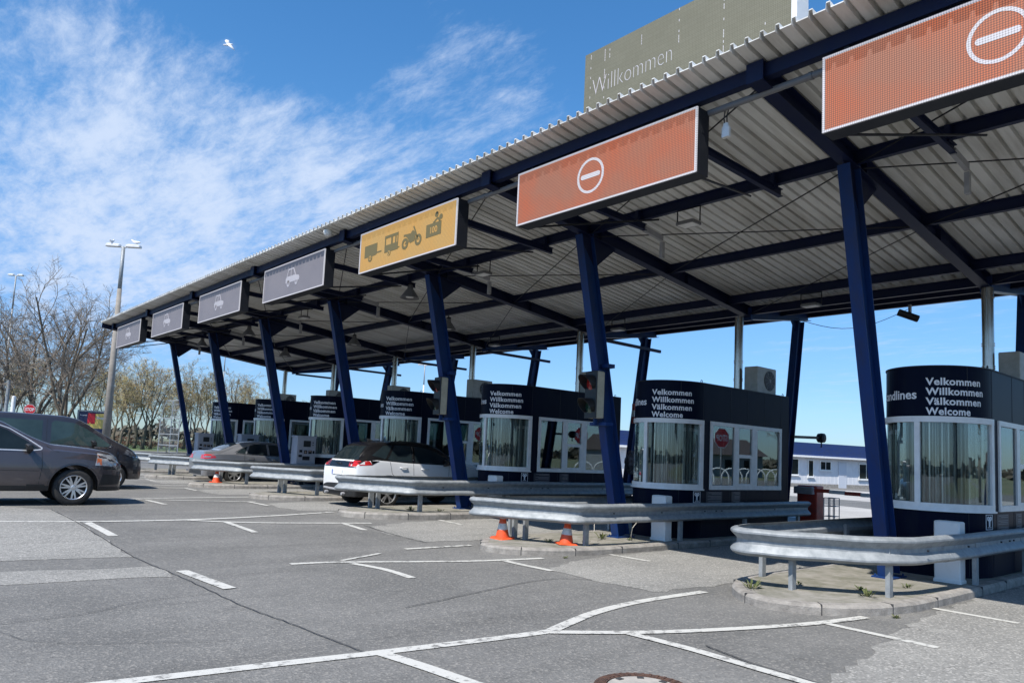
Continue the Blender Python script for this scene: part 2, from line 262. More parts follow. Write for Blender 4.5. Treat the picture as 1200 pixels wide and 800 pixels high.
# ------------------------------------------------------------------ mesh helpers
class MB:
    def __init__(s): s.v = []; s.f = []; s.m = []; s.mats = []; s.cur = 0
    def use(s, m):
        if m not in s.mats: s.mats.append(m)
        s.cur = s.mats.index(m); return s
    def add(s, vs, fs):
        o = len(s.v); s.v += [tuple(v) for v in vs]; s.f += [tuple(i + o for i in f) for f in fs]; s.m += [s.cur] * len(fs)
    def box(s, c, d, rot=None):
        vs = [Vector((sx * d[0] / 2, sy * d[1] / 2, sz * d[2] / 2)) for sx in (-1, 1) for sy in (-1, 1) for sz in (-1, 1)]
        if rot is not None: vs = [rot @ v for v in vs]
        vs = [v + Vector(c) for v in vs]
        s.add(vs, [(0, 1, 3, 2), (4, 6, 7, 5), (0, 4, 5, 1), (2, 3, 7, 6), (0, 2, 6, 4), (1, 5, 7, 3)])
        return s
    def bx(s, x0, x1, y0, y1, z0, z1): return s.box(((x0 + x1) / 2, (y0 + y1) / 2, (z0 + z1) / 2), (abs(x1 - x0), abs(y1 - y0), abs(z1 - z0)))
    def bbox(s, x0, x1, y0, y1, z0, z1, b=0.02):
        """box with chamfered vertical and top edges"""
        pl = [(x0 + b, y0), (x1 - b, y0), (x1, y0 + b), (x1, y1 - b), (x1 - b, y1), (x0 + b, y1), (x0, y1 - b), (x0, y0 + b)]
        cx, cy = (x0 + x1) / 2, (y0 + y1) / 2
        inn = [(cx + (x - cx) * (1 - b / max(abs(x1 - x0) / 2, .01)), cy + (y - cy) * (1 - b / max(abs(y1 - y0) / 2, .01))) for x, y in pl]
        vs = [(x, y, z0) for x, y in pl] + [(x, y, z1 - b) for x, y in pl] + [(x, y, z1) for x, y in inn]
        n = 8; fs = [tuple(range(n))[::-1], tuple(range(2 * n, 3 * n))]
        for i in range(n):
            j = (i + 1) % n; fs += [(i, j, n + j, n + i), (n + i, n + j, 2 * n + j, 2 * n + i)]
        s.add(vs, fs); return s
    def frame(s, p0, p1, up=(0, 0, 1)):
        a = Vector(p0); b = Vector(p1); d = (b - a).normalized(); u = Vector(up)
        x = d.cross(u)
        if x.length < 1e-4: x = d.cross(Vector((0, 1, 0)))
        x.normalize(); y = x.cross(d); return a, b, d, x, y
    def sect(s, p0, p1, pts, up=(0, 0, 1)):
        """extrude a closed 2D section (x sideways, y up) from p0 to p1"""
        a, b, d, x, y = s.frame(p0, p1, up); n = len(pts)
        vs = [a + x * p[0] + y * p[1] for p in pts] + [b + x * p[0] + y * p[1] for p in pts]
        s.add(vs, [tuple(range(n)), tuple(range(2 * n - 1, n - 1, -1))] + [(i, n + i, n + (i + 1) % n, (i + 1) % n) for i in range(n)])
        return s
    def beam(s, p0, p1, w, h, up=(0, 0, 1)): return s.sect(p0, p1, [(-w / 2, -h / 2), (w / 2, -h / 2), (w / 2, h / 2), (-w / 2, h / 2)], up)
    def ibeam(s, p0, p1, w, h, tf=0.014, tw=0.010, up=(0, 0, 1)):
        W2, H2 = w / 2, h / 2
        return s.sect(p0, p1, [(-W2, -H2), (W2, -H2), (W2, -H2 + tf), (tw, -H2 + tf), (tw, H2 - tf), (W2, H2 - tf), (W2, H2), (-W2, H2), (-W2, H2 - tf), (-tw, H2 - tf), (-tw, -H2 + tf), (-W2, -H2 + tf)], up)
    def chan(s, p0, p1, w, h, t=0.012, up=(0, 0, 1)):
        W2, H2 = w / 2, h / 2
        return s.sect(p0, p1, [(-W2, -H2), (W2, -H2), (W2, -H2 + t), (-W2 + t, -H2 + t), (-W2 + t, H2 - t), (W2, H2 - t), (W2, H2), (-W2, H2)], up)
    def tube(s, pts, r, n=8, caps=True):
        pts = [Vector(p) for p in pts]; m = len(pts); rs = r if isinstance(r, (list, tuple)) else [r] * m
        ref = Vector((0.31, 0.52, 0.79)); vs = []; prev = None
        for i, p in enumerate(pts):
            d = (pts[min(i + 1, m - 1)] - pts[max(i - 1, 0)]).normalized()
            if prev is None: x = d.cross(ref if abs(d.dot(ref.normalized())) < 0.95 else Vector((1, 0, 0))).normalized()
            else: x = (prev - d * prev.dot(d)).normalized()
            prev = x; y = d.cross(x)
            for k in range(n):
                a = 2 * pi * k / n; vs.append(p + (x * cos(a) + y * sin(a)) * rs[i])
        fs = [(i * n + k, i * n + (k + 1) % n, (i + 1) * n + (k + 1) % n, (i + 1) * n + k) for i in range(m - 1) for k in range(n)]
        if caps: fs += [tuple(range(n))[::-1], tuple(range((m - 1) * n, m * n))]
        s.add(vs, fs); return s
    def lathe(s, prof, c=(0, 0, 0), axis='z', n=24, rot=None, caps=True):
        vs = []
        for r, h in prof:
            for k in range(n):
                a = 2 * pi * k / n
                v = {'z': (r * cos(a), r * sin(a), h), 'x': (h, r * cos(a), r * sin(a)), 'y': (r * sin(a), h, r * cos(a))}[axis]
                v = Vector(v)
                if rot is not None: v = rot @ v
                vs.append(v + Vector(c))
        m = len(prof); fs = [(i * n + k, i * n + (k + 1) % n, (i + 1) * n + (k + 1) % n, (i + 1) * n + k) for i in range(m - 1) for k in range(n)]
        if caps: fs += [tuple(range(n))[::-1], tuple(range((m - 1) * n, m * n))]
        s.add(vs, fs); return s
    def prism(s, poly, fn, t0, t1):
        """poly of (a,b); fn(a,b,t)->xyz ; solid between t0 and t1"""
        n = len(poly); vs = [fn(a, b, t0) for a, b in poly] + [fn(a, b, t1) for a, b in poly]
        s.add(vs, [tuple(range(n)), tuple(range(2 * n - 1, n - 1, -1))] + [(i, n + i, n + (i + 1) % n, (i + 1) % n) for i in range(n)]); return s
    def build(s, name, m=None, parent=None, smooth=False, org=None, autosm=None):
        me = bpy.data.meshes.new(name)
        o = Vector((0, 0, 0))
        if org == 'auto':
            xs = [v[0] for v in s.v]; ys = [v[1] for v in s.v]; zs = [v[2] for v in s.v]
            o = Vector(((min(xs) + max(xs)) / 2, (min(ys) + max(ys)) / 2, min(zs)))
        elif org is not None: o = Vector(org)
        me.from_pydata([(v[0] - o.x, v[1] - o.y, v[2] - o.z) for v in s.v], [], s.f)
        ms = s.mats if s.mats else [m]
        for k in ms: me.materials.append(k)
        if s.mats: me.polygons.foreach_set('material_index', s.m)
        bm = bmesh.new(); bm.from_mesh(me); bmesh.ops.recalc_face_normals(bm, faces=bm.faces); bm.to_mesh(me); bm.free()
        if smooth or autosm:
            me.polygons.foreach_set('use_smooth', [True] * len(me.polygons))
            if autosm: me.set_sharp_from_angle(angle=radians(autosm))
        ob = bpy.data.objects.new(name, me); ob.location = o; C.objects.link(ob)
        if parent is not None: ob.parent = parent
        return ob

def tag(o, label, cat, group=None):
    o['label'] = label; o['category'] = cat
    if group: o['group'] = group
    return o
def thing(name, label, cat, loc=(0, 0, 0), rz=0.0, group=None):
    o = bpy.data.objects.new(name, None); C.objects.link(o); o.location = loc; o.rotation_euler = (0, 0, rz); o.empty_display_size = 0.3
    return tag(o, label, cat, group)
def piece(name, parent, loc=(0, 0, 0), rot=(0, 0, 0)):
    o = bpy.data.objects.new(name, None); C.objects.link(o); o.parent = parent; o.location = loc; o.rotation_euler = rot; return o
KIDS = {}
def dup(o, label=None, parent=None):
    c = o.copy(); C.objects.link(c)
    if parent is not None: c.parent = parent
    for ch in [x for x in bpy.data.objects if x.parent == o]: dup(ch, None, c)
    if label: c['label'] = label
    return c
def struct(o): o['kind'] = 'structure'; return o
def stuff(o): o['kind'] = 'stuff'; return o
def text_polys(body, size, bold=0.0, align='LEFT', spacing=1.0):
    cu = bpy.data.curves.new('t', 'FONT'); cu.body = body; cu.size = size; cu.offset = bold; cu.align_x = align; cu.space_character = spacing; cu.resolution_u = 3
    ob = bpy.data.objects.new('t', cu); me = bpy.data.meshes.new_from_object(ob)
    vs = [v.co.copy() for v in me.vertices]; fs = [tuple(p.vertices) for p in me.polygons]
    bpy.data.objects.remove(ob); bpy.data.curves.remove(cu); bpy.data.meshes.remove(me)
    return vs, fs
def put_text(mb, body, size, fn, bold=0.0, align='LEFT', spacing=1.0, fitw=None):
    vs, fs = text_polys(body, size, bold, align, spacing)
    k = 1.0
    if fitw:
        w = max(v.x for v in vs) - min(v.x for v in vs); k = fitw / w
    mb.add([fn(v.x * k, v.y) for v in vs], fs)

def g(y):
    t = min(1, max(0, (y - 9.5) / 6)); return .13 * t * t * (3 - 2 * t)

# ------------------------------------------------------------------ ground
def sheet(name, polys, m, dz, label=None):
    bm = bmesh.new()
    for poly in polys:
        try: bm.faces.new([bm.verts.new((x, y, 0)) for x, y in poly])
        except Exception: pass
    for k in range(13):
        y = 9.5 + k * 0.5
        bmesh.ops.bisect_plane(bm, geom=bm.verts[:] + bm.edges[:] + bm.faces[:], plane_co=(0, y, 0), plane_no=(0, 1, 0))
    bmesh.ops.triangulate(bm, faces=bm.faces[:])
    for v in bm.verts: v.co.z = g(v.co.y) + dz
    for f in bm.faces:
        f.normal_update()
        if f.normal.z < 0: f.normal_flip()
    me = bpy.data.meshes.new(name); bm.to_mesh(me); bm.free(); me.materials.append(m)
    o = bpy.data.objects.new(name, me); C.objects.link(o); return struct(o)
B = 3000
sheet('ground', [[(-B, -B), (B, -B), (B, B), (-B, B)]], ASPH, 0.0)
sheet('grass_verge', [[(-900, 88), (-2, 84), (60, 92), (120, 60), (B, 60), (B, B), (-B, B), (-B, 88)]], FIELD, 0.005)
sheet('lawn', [[(-200, 96), (0, 92), (60, 99), (60, 190), (-200, 190)]], GRASS, 0.010)
sheet('field', [[(70, -B), (B, -B), (B, 55), (110, 55), (90, 10), (75, -20)], [(-60, -B), (70, -B), (60, -45), (-20, -40), (-60, -60)]], FIELD, 0.005)
random.seed(4)
def rough(poly, amp=0.05, step=0.35):
    out = []
    for (x0, y0), (x1, y1) in zip(poly, poly[1:] + poly[:1]):
        n = max(1, int(math.hypot(x1 - x0, y1 - y0) / step))
        for i in range(n):
            t = i / n; out.append((x0 + (x1 - x0) * t + random.uniform(-amp, amp), y0 + (y1 - y0) * t + random.uniform(-amp, amp)))
    return out
P = 5.08
sheet('pale_asphalt', [rough([(-9, 11.25), (-9, 26), (-1, 24), (1.7, 18.8), (2.93, 17.1), (2.9, 11.05), (0.9, 11.3)]), rough([(-9, 9.9), (0.87, 10.5), (2.94, 10.2), (2.97, 9.43), (0.8, 9.7), (-9, 9.2)])], ASPH_L, 0.004)
lanes = []
for i in range(-1, 7):
    y0 = 4.56 + P * i
    lanes.append(rough([(6.0 if i < 0 else 7.65, y0 + 1.35), (5.85 if i < 0 else 7.55, y0 + 2.3), (5.7 if i < 0 else 7.7, y0 + 3.3), (8.9, y0 + 3.82), (11, y0 + 3.95), (20, y0 + 3.95), (20, y0 + 1.1), (10.5, y0 + 1.1), (8.8, y0 + 1.25)], 0.055, 0.16))
sheet('lane_surface', lanes, ASPH_L, 0.004)
sheet('apron', [[(22.5, -9), (31, -9), (31, 60), (22.5, 60)], [(37, -9), (58, -9), (49, 60), (37, 60)]], APRON, 0.004)
# markings
def strip(pts, w):
    pts = [Vector(p) for p in pts]; L = []; R = []
    for i, p in enumerate(pts):
        d = (pts[min(i + 1, len(pts) - 1)] - pts[max(i - 1, 0)]).normalized(); n = Vector((-d.y, d.x))
        L.append(p + n * w / 2); R.append(p - n * w / 2)
    return [tuple(p) for p in L] + [tuple(p) for p in reversed(R)]
def smooth_path(pts, n=6):
    P_ = [Vector(p) for p in pts]; out = []
    for i in range(len(P_) - 1):
        a = P_[max(i - 1, 0)]; b = P_[i]; c = P_[i + 1]; d = P_[min(i + 2, len(P_) - 1)]
        for k in range(n):
            t = k / n; out.append(0.5 * ((2 * b) + (c - a) * t + (2 * a - 5 * b + 4 * c - d) * t * t + (3 * b - a - 3 * c + d) * t ** 3))
    out.append(P_[-1]); return out
MARK = [([(-1.5, 6.0), (1.4, 5.55), (2.4, 5.41), (3.34, 5.27), (4.59, 5.12), (5.12, 5.08)], .13), ([(5.08, 5.10), (5.54, 5.27), (6.1, 5.45), (6.99, 5.59), (8.3, 5.60)], .13),
    ([(5.0, 5.06), (5.76, 4.60), (6.65, 4.23), (7.73, 3.89), (8.66, 3.72)], .12), ([(5.64, 4.62), (5.67, 3.95), (5.63, 3.15), (5.62, 2.3)], .12), ([(7.91, 3.79), (7.86, 2.7)], .11), ([(10.05, 3.5), (10.03, 2.6)], .11),
    ([(3.30, 5.22), (3.38, 4.72), (3.46, 4.0)], .13), ([(3.15, 9.76), (3.24, 8.38)], .15), ([(3.06, 14.63), (3.09, 12.93)], .14),
    ([(-6, 16.2), (0, 15.45), (1.85, 15.04), (3.05, 14.75), (4.76, 14.67), (6.5, 15.0), (8.25, 15.55)], .14), ([(4.74, 14.6), (5.8, 13.97), (8.02, 13.44)], .12), ([(5.3, 14.14), (5.3, 12.76)], .12), ([(7.44, 13.56), (7.38, 12.58)], .12),
    ([(4.57, 9.73), (5.3, 9.6), (7.07, 8.94), (8.39, 8.70)], .12), ([(5.35, 9.73), (6.23, 10.13)], .07), ([(6.86, 10.38), (8.23, 10.38)], .11), ([(5.37, 9.46), (5.51, 8.82), (5.48, 8.09)], .12), ([(7.62, 8.78), (7.60, 8.32), (7.62, 7.7)], .12),
    ([(9.85, 8.55), (9.86, 7.7)], .11), ([(9.85, 13.6), (9.88, 12.78)], .11), ([(-4, 20.6), (2.09, 19.97), (4.21, 19.69), (6.06, 20.0), (8.38, 20.3)], .14), ([(4.94, 19.63), (7.67, 18.6)], .12), ([(5.28, 19.34), (5.34, 18.07)], .12), ([(7.5, 18.6), (7.5, 17.4)], .12),
    ([(-3, 25.6), (4, 24.9), (6.68, 25.4), (8.4, 25.5)], .14), ([(5.2, 24.8), (7.6, 23.9)], .12), ([(5.3, 24.5), (5.3, 23.2)], .12), ([(7.6, 23.9), (7.6, 22.8)], .12), ([(5, 30.2), (8.29, 30.4)], .14), ([(4.5, 30.1), (7.8, 28.9)], .12), ([(7.8, 28.9), (7.8, 27.8)], .12), ([(3.1, 20.1), (3.1, 18.6)], .13)]
for mi, (pts, w) in enumerate(MARK):
    ms = []
    pth = smooth_path(pts, 5) if len(pts) > 2 else [Vector(p) for p in pts]
    # quads along the strip, so bends stay clean
    s_ = strip([tuple(p) for p in pth], w); n = len(pth)
    for i in range(n - 1): ms.append([s_[i], s_[i + 1], s_[2 * n - 2 - i], s_[2 * n - 1 - i]])
    sheet('lane_marking', ms, PAINT, 0.007 + .0012 * (mi % 4))
seams = []
def seam(pts, w):
    pp = smooth_path(pts, 7); pp = [Vector((p.x + random.uniform(-.012, .012), p.y + random.uniform(-.012, .012))) for p in pp]
    s_ = strip([tuple(p) for p in pp], w); n = len(pp)
    for i in range(n - 1): seams.append([s_[i], s_[i + 1], s_[2 * n - 2 - i], s_[2 * n - 1 - i]])
seam([(2.93, 17.1), (2.90, 13.5), (2.90, 11.0), (2.98, 9.9), (3.01, 8.8), (3.02, 7.4), (3.12, 6.4), (3.19, 5.36)], .013)
seam([(5.9, 3.95), (5.72, 3.3), (5.68, 2.6)], .018); seam([(-4, 7.9), (1, 7.7), (2.2, 8.1), (3.0, 8.2)], .008); seam([(4.4, 6.6), (5.6, 6.9), (7.0, 7.2), (7.6, 6.9)], .014)
seam([(7.65, 10.9), (7.6, 12.0), (7.7, 13.2)], .018); seam([(2.5, 6.2), (1.2, 6.9), (0.6, 8.2), (-1.5, 8.6)], .005)
sheet('tar_seams', seams, CRACK, 0.0122)

# ------------------------------------------------------------------ islands
def isl_plan(yc, inset=0.0):
    pts = [(19.5, -1.12), (14, -1.12), (10.2, -1.10), (9.3, -1.02), (8.75, -.86), (8.3, -.55), (8.05, -.15), (8.08, .22), (8.35, .58), (8.8, .90), (9.5, 1.08), (12, 1.12), (19.5, 1.12)]
    core = smooth_path(pts, 4)
    out = []
    n = len(core)
    for i, p in enumerate(core):
        d = (core[min(i + 1, n - 1)] - core[max(i - 1, 0)]).normalized(); nn_ = Vector((d.y, -d.x))  # inward is to the right/left
        inward = Vector((d.y, -d.x)) if Vector((d.y, -d.x)).dot(Vector((12, 0)) - p) > 0 else Vector((-d.y, d.x))
        out.append(p + inward * inset)
    return [Vector((p.x, p.y + yc)) for p in out]
for i in range(-1, 7):
    yc = 4.6 + P * i; z = g(yc)
    o0 = isl_plan(yc, 0); o1 = isl_plan(yc, 0.03); o2 = isl_plan(yc, 0.15); n = len(o0)
    mb = MB()
    lv = [(o0, z - .08), (o0, z + .085), (o1, z + .118), (o2, z + .122), (o2, z - .02)]
    vs = [(p.x, p.y, zz) for ring, zz in lv for p in ring]
    fs = []
    for a in range(4):
        for k in range(n - 1): fs.append((a * n + k, a * n + k + 1, (a + 1) * n + k + 1, (a + 1) * n + k))
    mb.add(vs, fs)
    # joints between kerb stones
    mb.use(KERB)
    struct(mb.build('kerb', KERB, autosm=40))
    jb = MB(); acc = 0
    for k in range(1, n):
        acc += (o0[k] - o0[k - 1]).length
        if acc > 0.95:
            acc = 0; d = (o0[k] - o0[k - 1]).normalized(); m_ = (o0[k] + o2[k]) / 2; a = (o2[k] - o0[k]).normalized()
            jb.sect((o0[k].x - a.x * .003, o0[k].y - a.y * .003, z + .04), (o2[k].x, o2[k].y, z + .04), [(-.006, -.09), (.006, -.09), (.006, .0825), (-.006, .0825)])
    if i >= 0 and jb.v: struct(jb.build('kerb_joints', CRACK))
    t_ = MB(); t_.prism([(p.x, p.y) for p in o2], lambda a, b, t: (a, b, t), z - .05, z + .119)
    struct(t_.build('island_top', ISL))

# weeds on islands
random.seed(11)
def weed(x, y, z, s):
    mb = MB()
    for k in range(int(26 * s / .12)):
        a = random.uniform(0, 2 * pi); r = random.uniform(0, s); h = random.uniform(.25, 1) * s * .8
        b0 = Vector((x + cos(a) * r * .4, y + sin(a) * r * .4, z)); t0 = b0 + Vector((cos(a) * r, sin(a) * r, h)); sd = Vector((-sin(a), cos(a), 0)) * random.uniform(.006, .014)
        md = (b0 + t0) / 2 + Vector((0, 0, h * .2)); mb.add([b0, md - sd, t0, md + sd], [(0, 1, 2, 3)])
    return mb.build('weed_tuft', LEAF, org='auto')
WD = [(8.45, 5.02, 0, .16, 'tuft of weeds at the rounded nose of the nearest island'), (9.35, 4.0, 0, .13, 'dry flowering weeds near the middle rail post of the nearest island'), (9.75, 4.25, 0, .08, 'small green weed beside the nearest middle rail post'),
      (8.95, 3.50, 0, .06, 'weed sprouting at the foot of the nearest kerb corner'), (10.6, 4.0, 0, .09, 'weed tuft on nearest island between rail post and white block'), (9.4, 4.9, 0, .06, 'lone small weed in the middle of the nearest island'),
      (10.7, 9.5, 1, .17, 'grass tuft in front of the blue column on the second island'), (9.9, 9.2, 1, .10, 'low weeds behind the right cone'), (9.3, 9.5, 1, .10, 'low weeds between the two cones'), (8.75, 8.55, 1, .06, 'weed at the foot of the second island kerb corner'),
      (9.6, 14.4, 2, .16, 'dry tall grass on the third island near the first rail posts'), (10.2, 14.1, 2, .10, 'small weeds on the third island'), (11.1, 9.15, 1, .08, 'small weed right of the blue column foot on second island')]
for x, y, i, s, lb in WD:
    tag(weed(x, y, g(4.6 + P * i) + (.12 if 'kerb' not in lb else 0.0), s), lb, 'weed', 'weeds on the traffic islands')

# ------------------------------------------------------------------ canopy
ROOF_Z = lambda x: 6.5 - .119 * (x - 7.25) if x < 15.9 else 5.471 + .142 * (x - 15.9)
can = thing('canopy', 'long blue steel toll canopy with pale corrugated roof over all lanes', 'canopy', (13, 17, 0))
can_o = Vector((13, 17, 0))
class CB(MB):
    def build(s, name, m=None, parent=can, **k):
        ob = MB.build(s, name, m, None, **k); ob.location = Vector(ob.location) - can_o; ob.parent = parent; return ob
y0r, y1r = -3.2, 35.75
mb = CB(); prof = []; y = y0r
while y < y1r:
    prof += [(y, 0), (y + .122, 0), (y + .130, .07), (y + .172, .07), (y + .180, 0)]; y += .193
prof = [(min(a, y1r), b) for a, b in prof] + [(y1r, 0)]
xs = [7.25, 9, 11, 13, 15.9, 18.92]; n = len(prof)
for lay in (0, .012):
    vs = [(x, a, ROOF_Z(x) + b + lay) for x in xs for a, b in prof]
    mb.add(vs, [(i * n + k, i * n + k + 1, (i + 1) * n + k + 1, (i + 1) * n + k) for i in range(len(xs) - 1) for k in range(n - 1)])
    if lay == 0: off = 0
N_ = len(xs) * n
for r_ in (0, len(xs) - 1):
    mb.f += [(r_ * n + k, r_ * n + k + 1, N_ + r_ * n + k + 1, N_ + r_ * n + k) for k in range(n - 1)]; mb.m += [0] * (n - 1)
mb.build('roof_sheet', SHEET)
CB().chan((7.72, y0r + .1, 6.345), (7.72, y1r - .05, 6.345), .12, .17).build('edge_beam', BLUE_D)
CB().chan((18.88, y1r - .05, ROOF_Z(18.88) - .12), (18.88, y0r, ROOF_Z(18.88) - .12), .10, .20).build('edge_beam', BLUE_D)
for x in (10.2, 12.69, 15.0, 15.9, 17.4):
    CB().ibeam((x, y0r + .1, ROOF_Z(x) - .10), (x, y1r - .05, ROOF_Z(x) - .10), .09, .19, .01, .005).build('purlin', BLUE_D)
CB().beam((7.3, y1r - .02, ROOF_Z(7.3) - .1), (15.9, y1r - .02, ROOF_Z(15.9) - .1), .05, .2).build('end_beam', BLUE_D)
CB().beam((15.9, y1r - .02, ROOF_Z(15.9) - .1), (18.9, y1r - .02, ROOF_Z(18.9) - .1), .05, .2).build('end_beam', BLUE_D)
for i in range(-1, 7):
    Y = 4.56 + P * i; zg = g(Y) + .12
    a = (7.59, Y, ROOF_Z(7.59) - .135); b = (15.88, Y, ROOF_Z(15.88) - .135)
    mb = CB(); mb.ibeam(a, b, .19, .25, .014, .006); mb.bx(7.565, 7.588, Y - .11, Y + .11, ROOF_Z(7.59) - .27, ROOF_Z(7.59) - .02)
    for k in range(1, 9):     # web stiffeners
        if k % 3 == 0:
            x = 7.6 + k * .95; mb.bx(x, x + .012, Y - .085, Y + .085, ROOF_Z(x) - .24, ROOF_Z(x) - .03)
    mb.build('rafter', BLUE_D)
    mb = CB(); mb.ibeam((15.89, Y, ROOF_Z(15.9) - .16), (18.85, Y, ROOF_Z(18.85) - .16), .19, .30, .014, .006)
    mb.bx(15.85, 15.93, Y - .10, Y + .10, ROOF_Z(15.9) - .34, ROOF_Z(15.9) - .03); mb.build('rafter', BLUE)
    # leaning front column
    ft = (11.40, Y, zg + .02); tp = (10.05, Y, ROOF_Z(10.05) - .25)
    mb = CB(); mb.use(BLUE); mb.ibeam(ft, tp, .18 if i < 6 else .14, .33 if i < 3 else (.29 if i < 6 else .20), .016, .006, up=(-1, 0, 0)); mb.bx(11.15, 11.65, Y - .15, Y + .15, zg - .0, zg + .022)
    for sx, sy in ((-1, -1), (-1, 1), (1, -1), (1, 1)): mb.lathe([(.014, zg + .02), (.014, zg + .05)], (11.4 + sx * .21, Y + sy * .11, 0), n=6)
    mb.use(BLUE); mb.mats.append(BLUE_D); mb.cur = 1; mb.prism([(9.86, ROOF_Z(9.86) - .262), (10.95, ROOF_Z(10.95) - .262), (10.36, ROOF_Z(10.5) - .80)], lambda a_, b_, t: (a_, Y + t, b_), -.008, .008)
    mb.build('column', BLUE)
    ft = (17.55, Y, zg); tp = (18.36, Y, ROOF_Z(18.3) - .30)
    mb = CB(); mb.ibeam(ft, tp, .19, .28, .016, .006, up=(-1, 0, 0)); mb.prism([(18.22, ROOF_Z(18.2) - .32), (17.95, ROOF_Z(18) - .32), (18.18, ROOF_Z(18.2) - .62)], lambda a_, b_, t: (a_, Y + t, b_), -.008, .008)
    mb.bx(17.35, 17.75, Y - .14, Y + .14, zg, zg + .02); mb.build('column', BLUE)
    if i >= 2:
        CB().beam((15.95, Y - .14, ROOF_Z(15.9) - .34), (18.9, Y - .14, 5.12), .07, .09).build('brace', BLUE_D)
    if i < 6:
        zz = lambda x: ROOF_Z(x) - .21
        CB().tube([(7.75, Y + .05, 6.2), (10.15, Y + P - .1, zz(10.2))], .011, 5).build('tie_rod', DARKM)
        CB().tube([(10.25, Y + .1, zz(10.2)), (12.65, Y + P - .1, zz(12.6))], .011, 5).build('tie_rod', DARKM)
        CB().tube([(12.6, Y + .1, zz(12.6)), (10.3, Y + P - .1, zz(10.3) - .02)], .011, 5).build('tie_rod', DARKM)
        CB().tube([(12.8, Y + .1, zz(12.8)), (15.8, Y + P - .1, zz(15.8))], .009, 5).build('tie_rod', DARKM)
# service pipe behind the front beam
mb = CB(); mb.tube([(7.86, y0r + .3, 6.17), (7.86, 30, 6.17)], .042, 10)
for k in range(22): mb.lathe([(.05, -.02), (.05, .02)], (7.86, -2 + k * 1.5, 6.17), 'y', 10)
mb.build('service_pipe', mat('pipe_grey', (.15, .15, .155), .5), smooth=False)

# ------------------------------------------------------------------ LED signs under the canopy
def ring(cu, cv, r0, r1, n=40, a0=0, a1=2 * pi):
    return [[(cu + cos(a0 + (a1 - a0) * k / n) * r1, cv + sin(a0 + (a1 - a0) * k / n) * r1), (cu + cos(a0 + (a1 - a0) * (k + 1) / n) * r1, cv + sin(a0 + (a1 - a0) * (k + 1) / n) * r1),
             (cu + cos(a0 + (a1 - a0) * (k + 1) / n) * r0, cv + sin(a0 + (a1 - a0) * (k + 1) / n) * r0), (cu + cos(a0 + (a1 - a0) * k / n) * r0, cv + sin(a0 + (a1 - a0) * k / n) * r0)] for k in range(n)]
def disc(cu, cv, r, n=16): return [[(cu + cos(2 * pi * k / n) * r, cv + sin(2 * pi * k / n) * r) for k in range(n)]]
def rect(u0, v0, u1, v1): return [[(u0, v0), (u1, v0), (u1, v1), (u0, v1)]]
def stroke(pts, w):
    out = []
    for (a, b), (c, d) in zip(pts, pts[1:]):
        L_ = math.hypot(c - a, d - b); nx, ny = -(d - b) / L_ * w / 2, (c - a) / L_ * w / 2
        out.append([(a - nx, b - ny), (c - nx, d - ny), (c + nx, d + ny), (a + nx, b + ny)])
    return out
def icon_noentry(): return ring(0, 0, .225, .262) + rect(-.155, -.035, .155, .035) + disc(-.155, 0, .0345, 16) + disc(.155, 0, .0345, 16)
def icon_car():
    o = [[(-.33, -.08), (-.345, .01), (-.29, .055), (.13, .055), (.33, .02), (.36, -.03), (.35, -.08)]]
    o += stroke([(-.285, .05), (-.215, .205)], .026) + stroke([(-.225, .20), (.045, .20)], .026) + stroke([(.04, .205), (.16, .05)], .026) + stroke([(-.07, .05), (-.07, .20)], .022)
    o += disc(-.20, -.095, .07) + disc(.215, -.095, .07)
    return o
def icon_yellow():
    o = []
    # box trailer
    o += [[(-1.52, -.13), (-1.10, -.13), (-1.02, -.11), (-1.02, .13), (-1.52, .13)]] + rect(-1.02, -.095, -.84, -.065) + disc(-1.28, -.155, .085)
    # caravan drawn as frame strips so its windows stay open
    o += rect(-.72, -.15, -.22, .0) + rect(-.72, .14, -.22, .20) + rect(-.72, .0, -.68, .14) + rect(-.48, .0, -.42, .14) + rect(-.33, .0, -.29, .14) + rect(-.245, .0, -.22, .14) + disc(-.54, -.175, .06) + rect(-.22, -.13, -.16, -.10)
    # motorcycle
    o += ring(.04, -.10, .055, .115, 20) + ring(.50, -.10, .055, .115, 20) + [[(.02, .07), (.12, .0), (.22, -.12), (.36, -.10), (.42, .06), (.30, .13), (.18, .05)]] + stroke([(.50, -.10), (.36, .14), (.32, .20)], .035) + stroke([(.04, -.1), (.22, -.06)], .035) + stroke([(-.02, .07), (.2, .06)], .045)
    # box with the number 100 and two discs above
    o += rect(.76, -.13, 1.24, .12) + ring(1.08, .27, .0, .055, 14) + ring(1.22, .20, .0, .055, 14) + stroke([(.98, .12), (1.12, .2), (1.2, .12)], .04)
    return o
PAN = [('red', 'huge red display sign nearest the camera, cut by the right edge of the photo'), ('red', 'red no-entry display sign under the Willkommen board, over the second lane'),
       ('yellow', 'yellow display sign with trailer, caravan and motorcycle pictograms'), ('grey', 'largest grey car pictogram sign, next to the yellow one'),
       ('grey', 'second largest grey car pictogram sign, third from the far end'), ('grey', 'grey car pictogram sign, second from the far end'), ('grey', 'smallest grey car pictogram sign at the far canopy corner')]
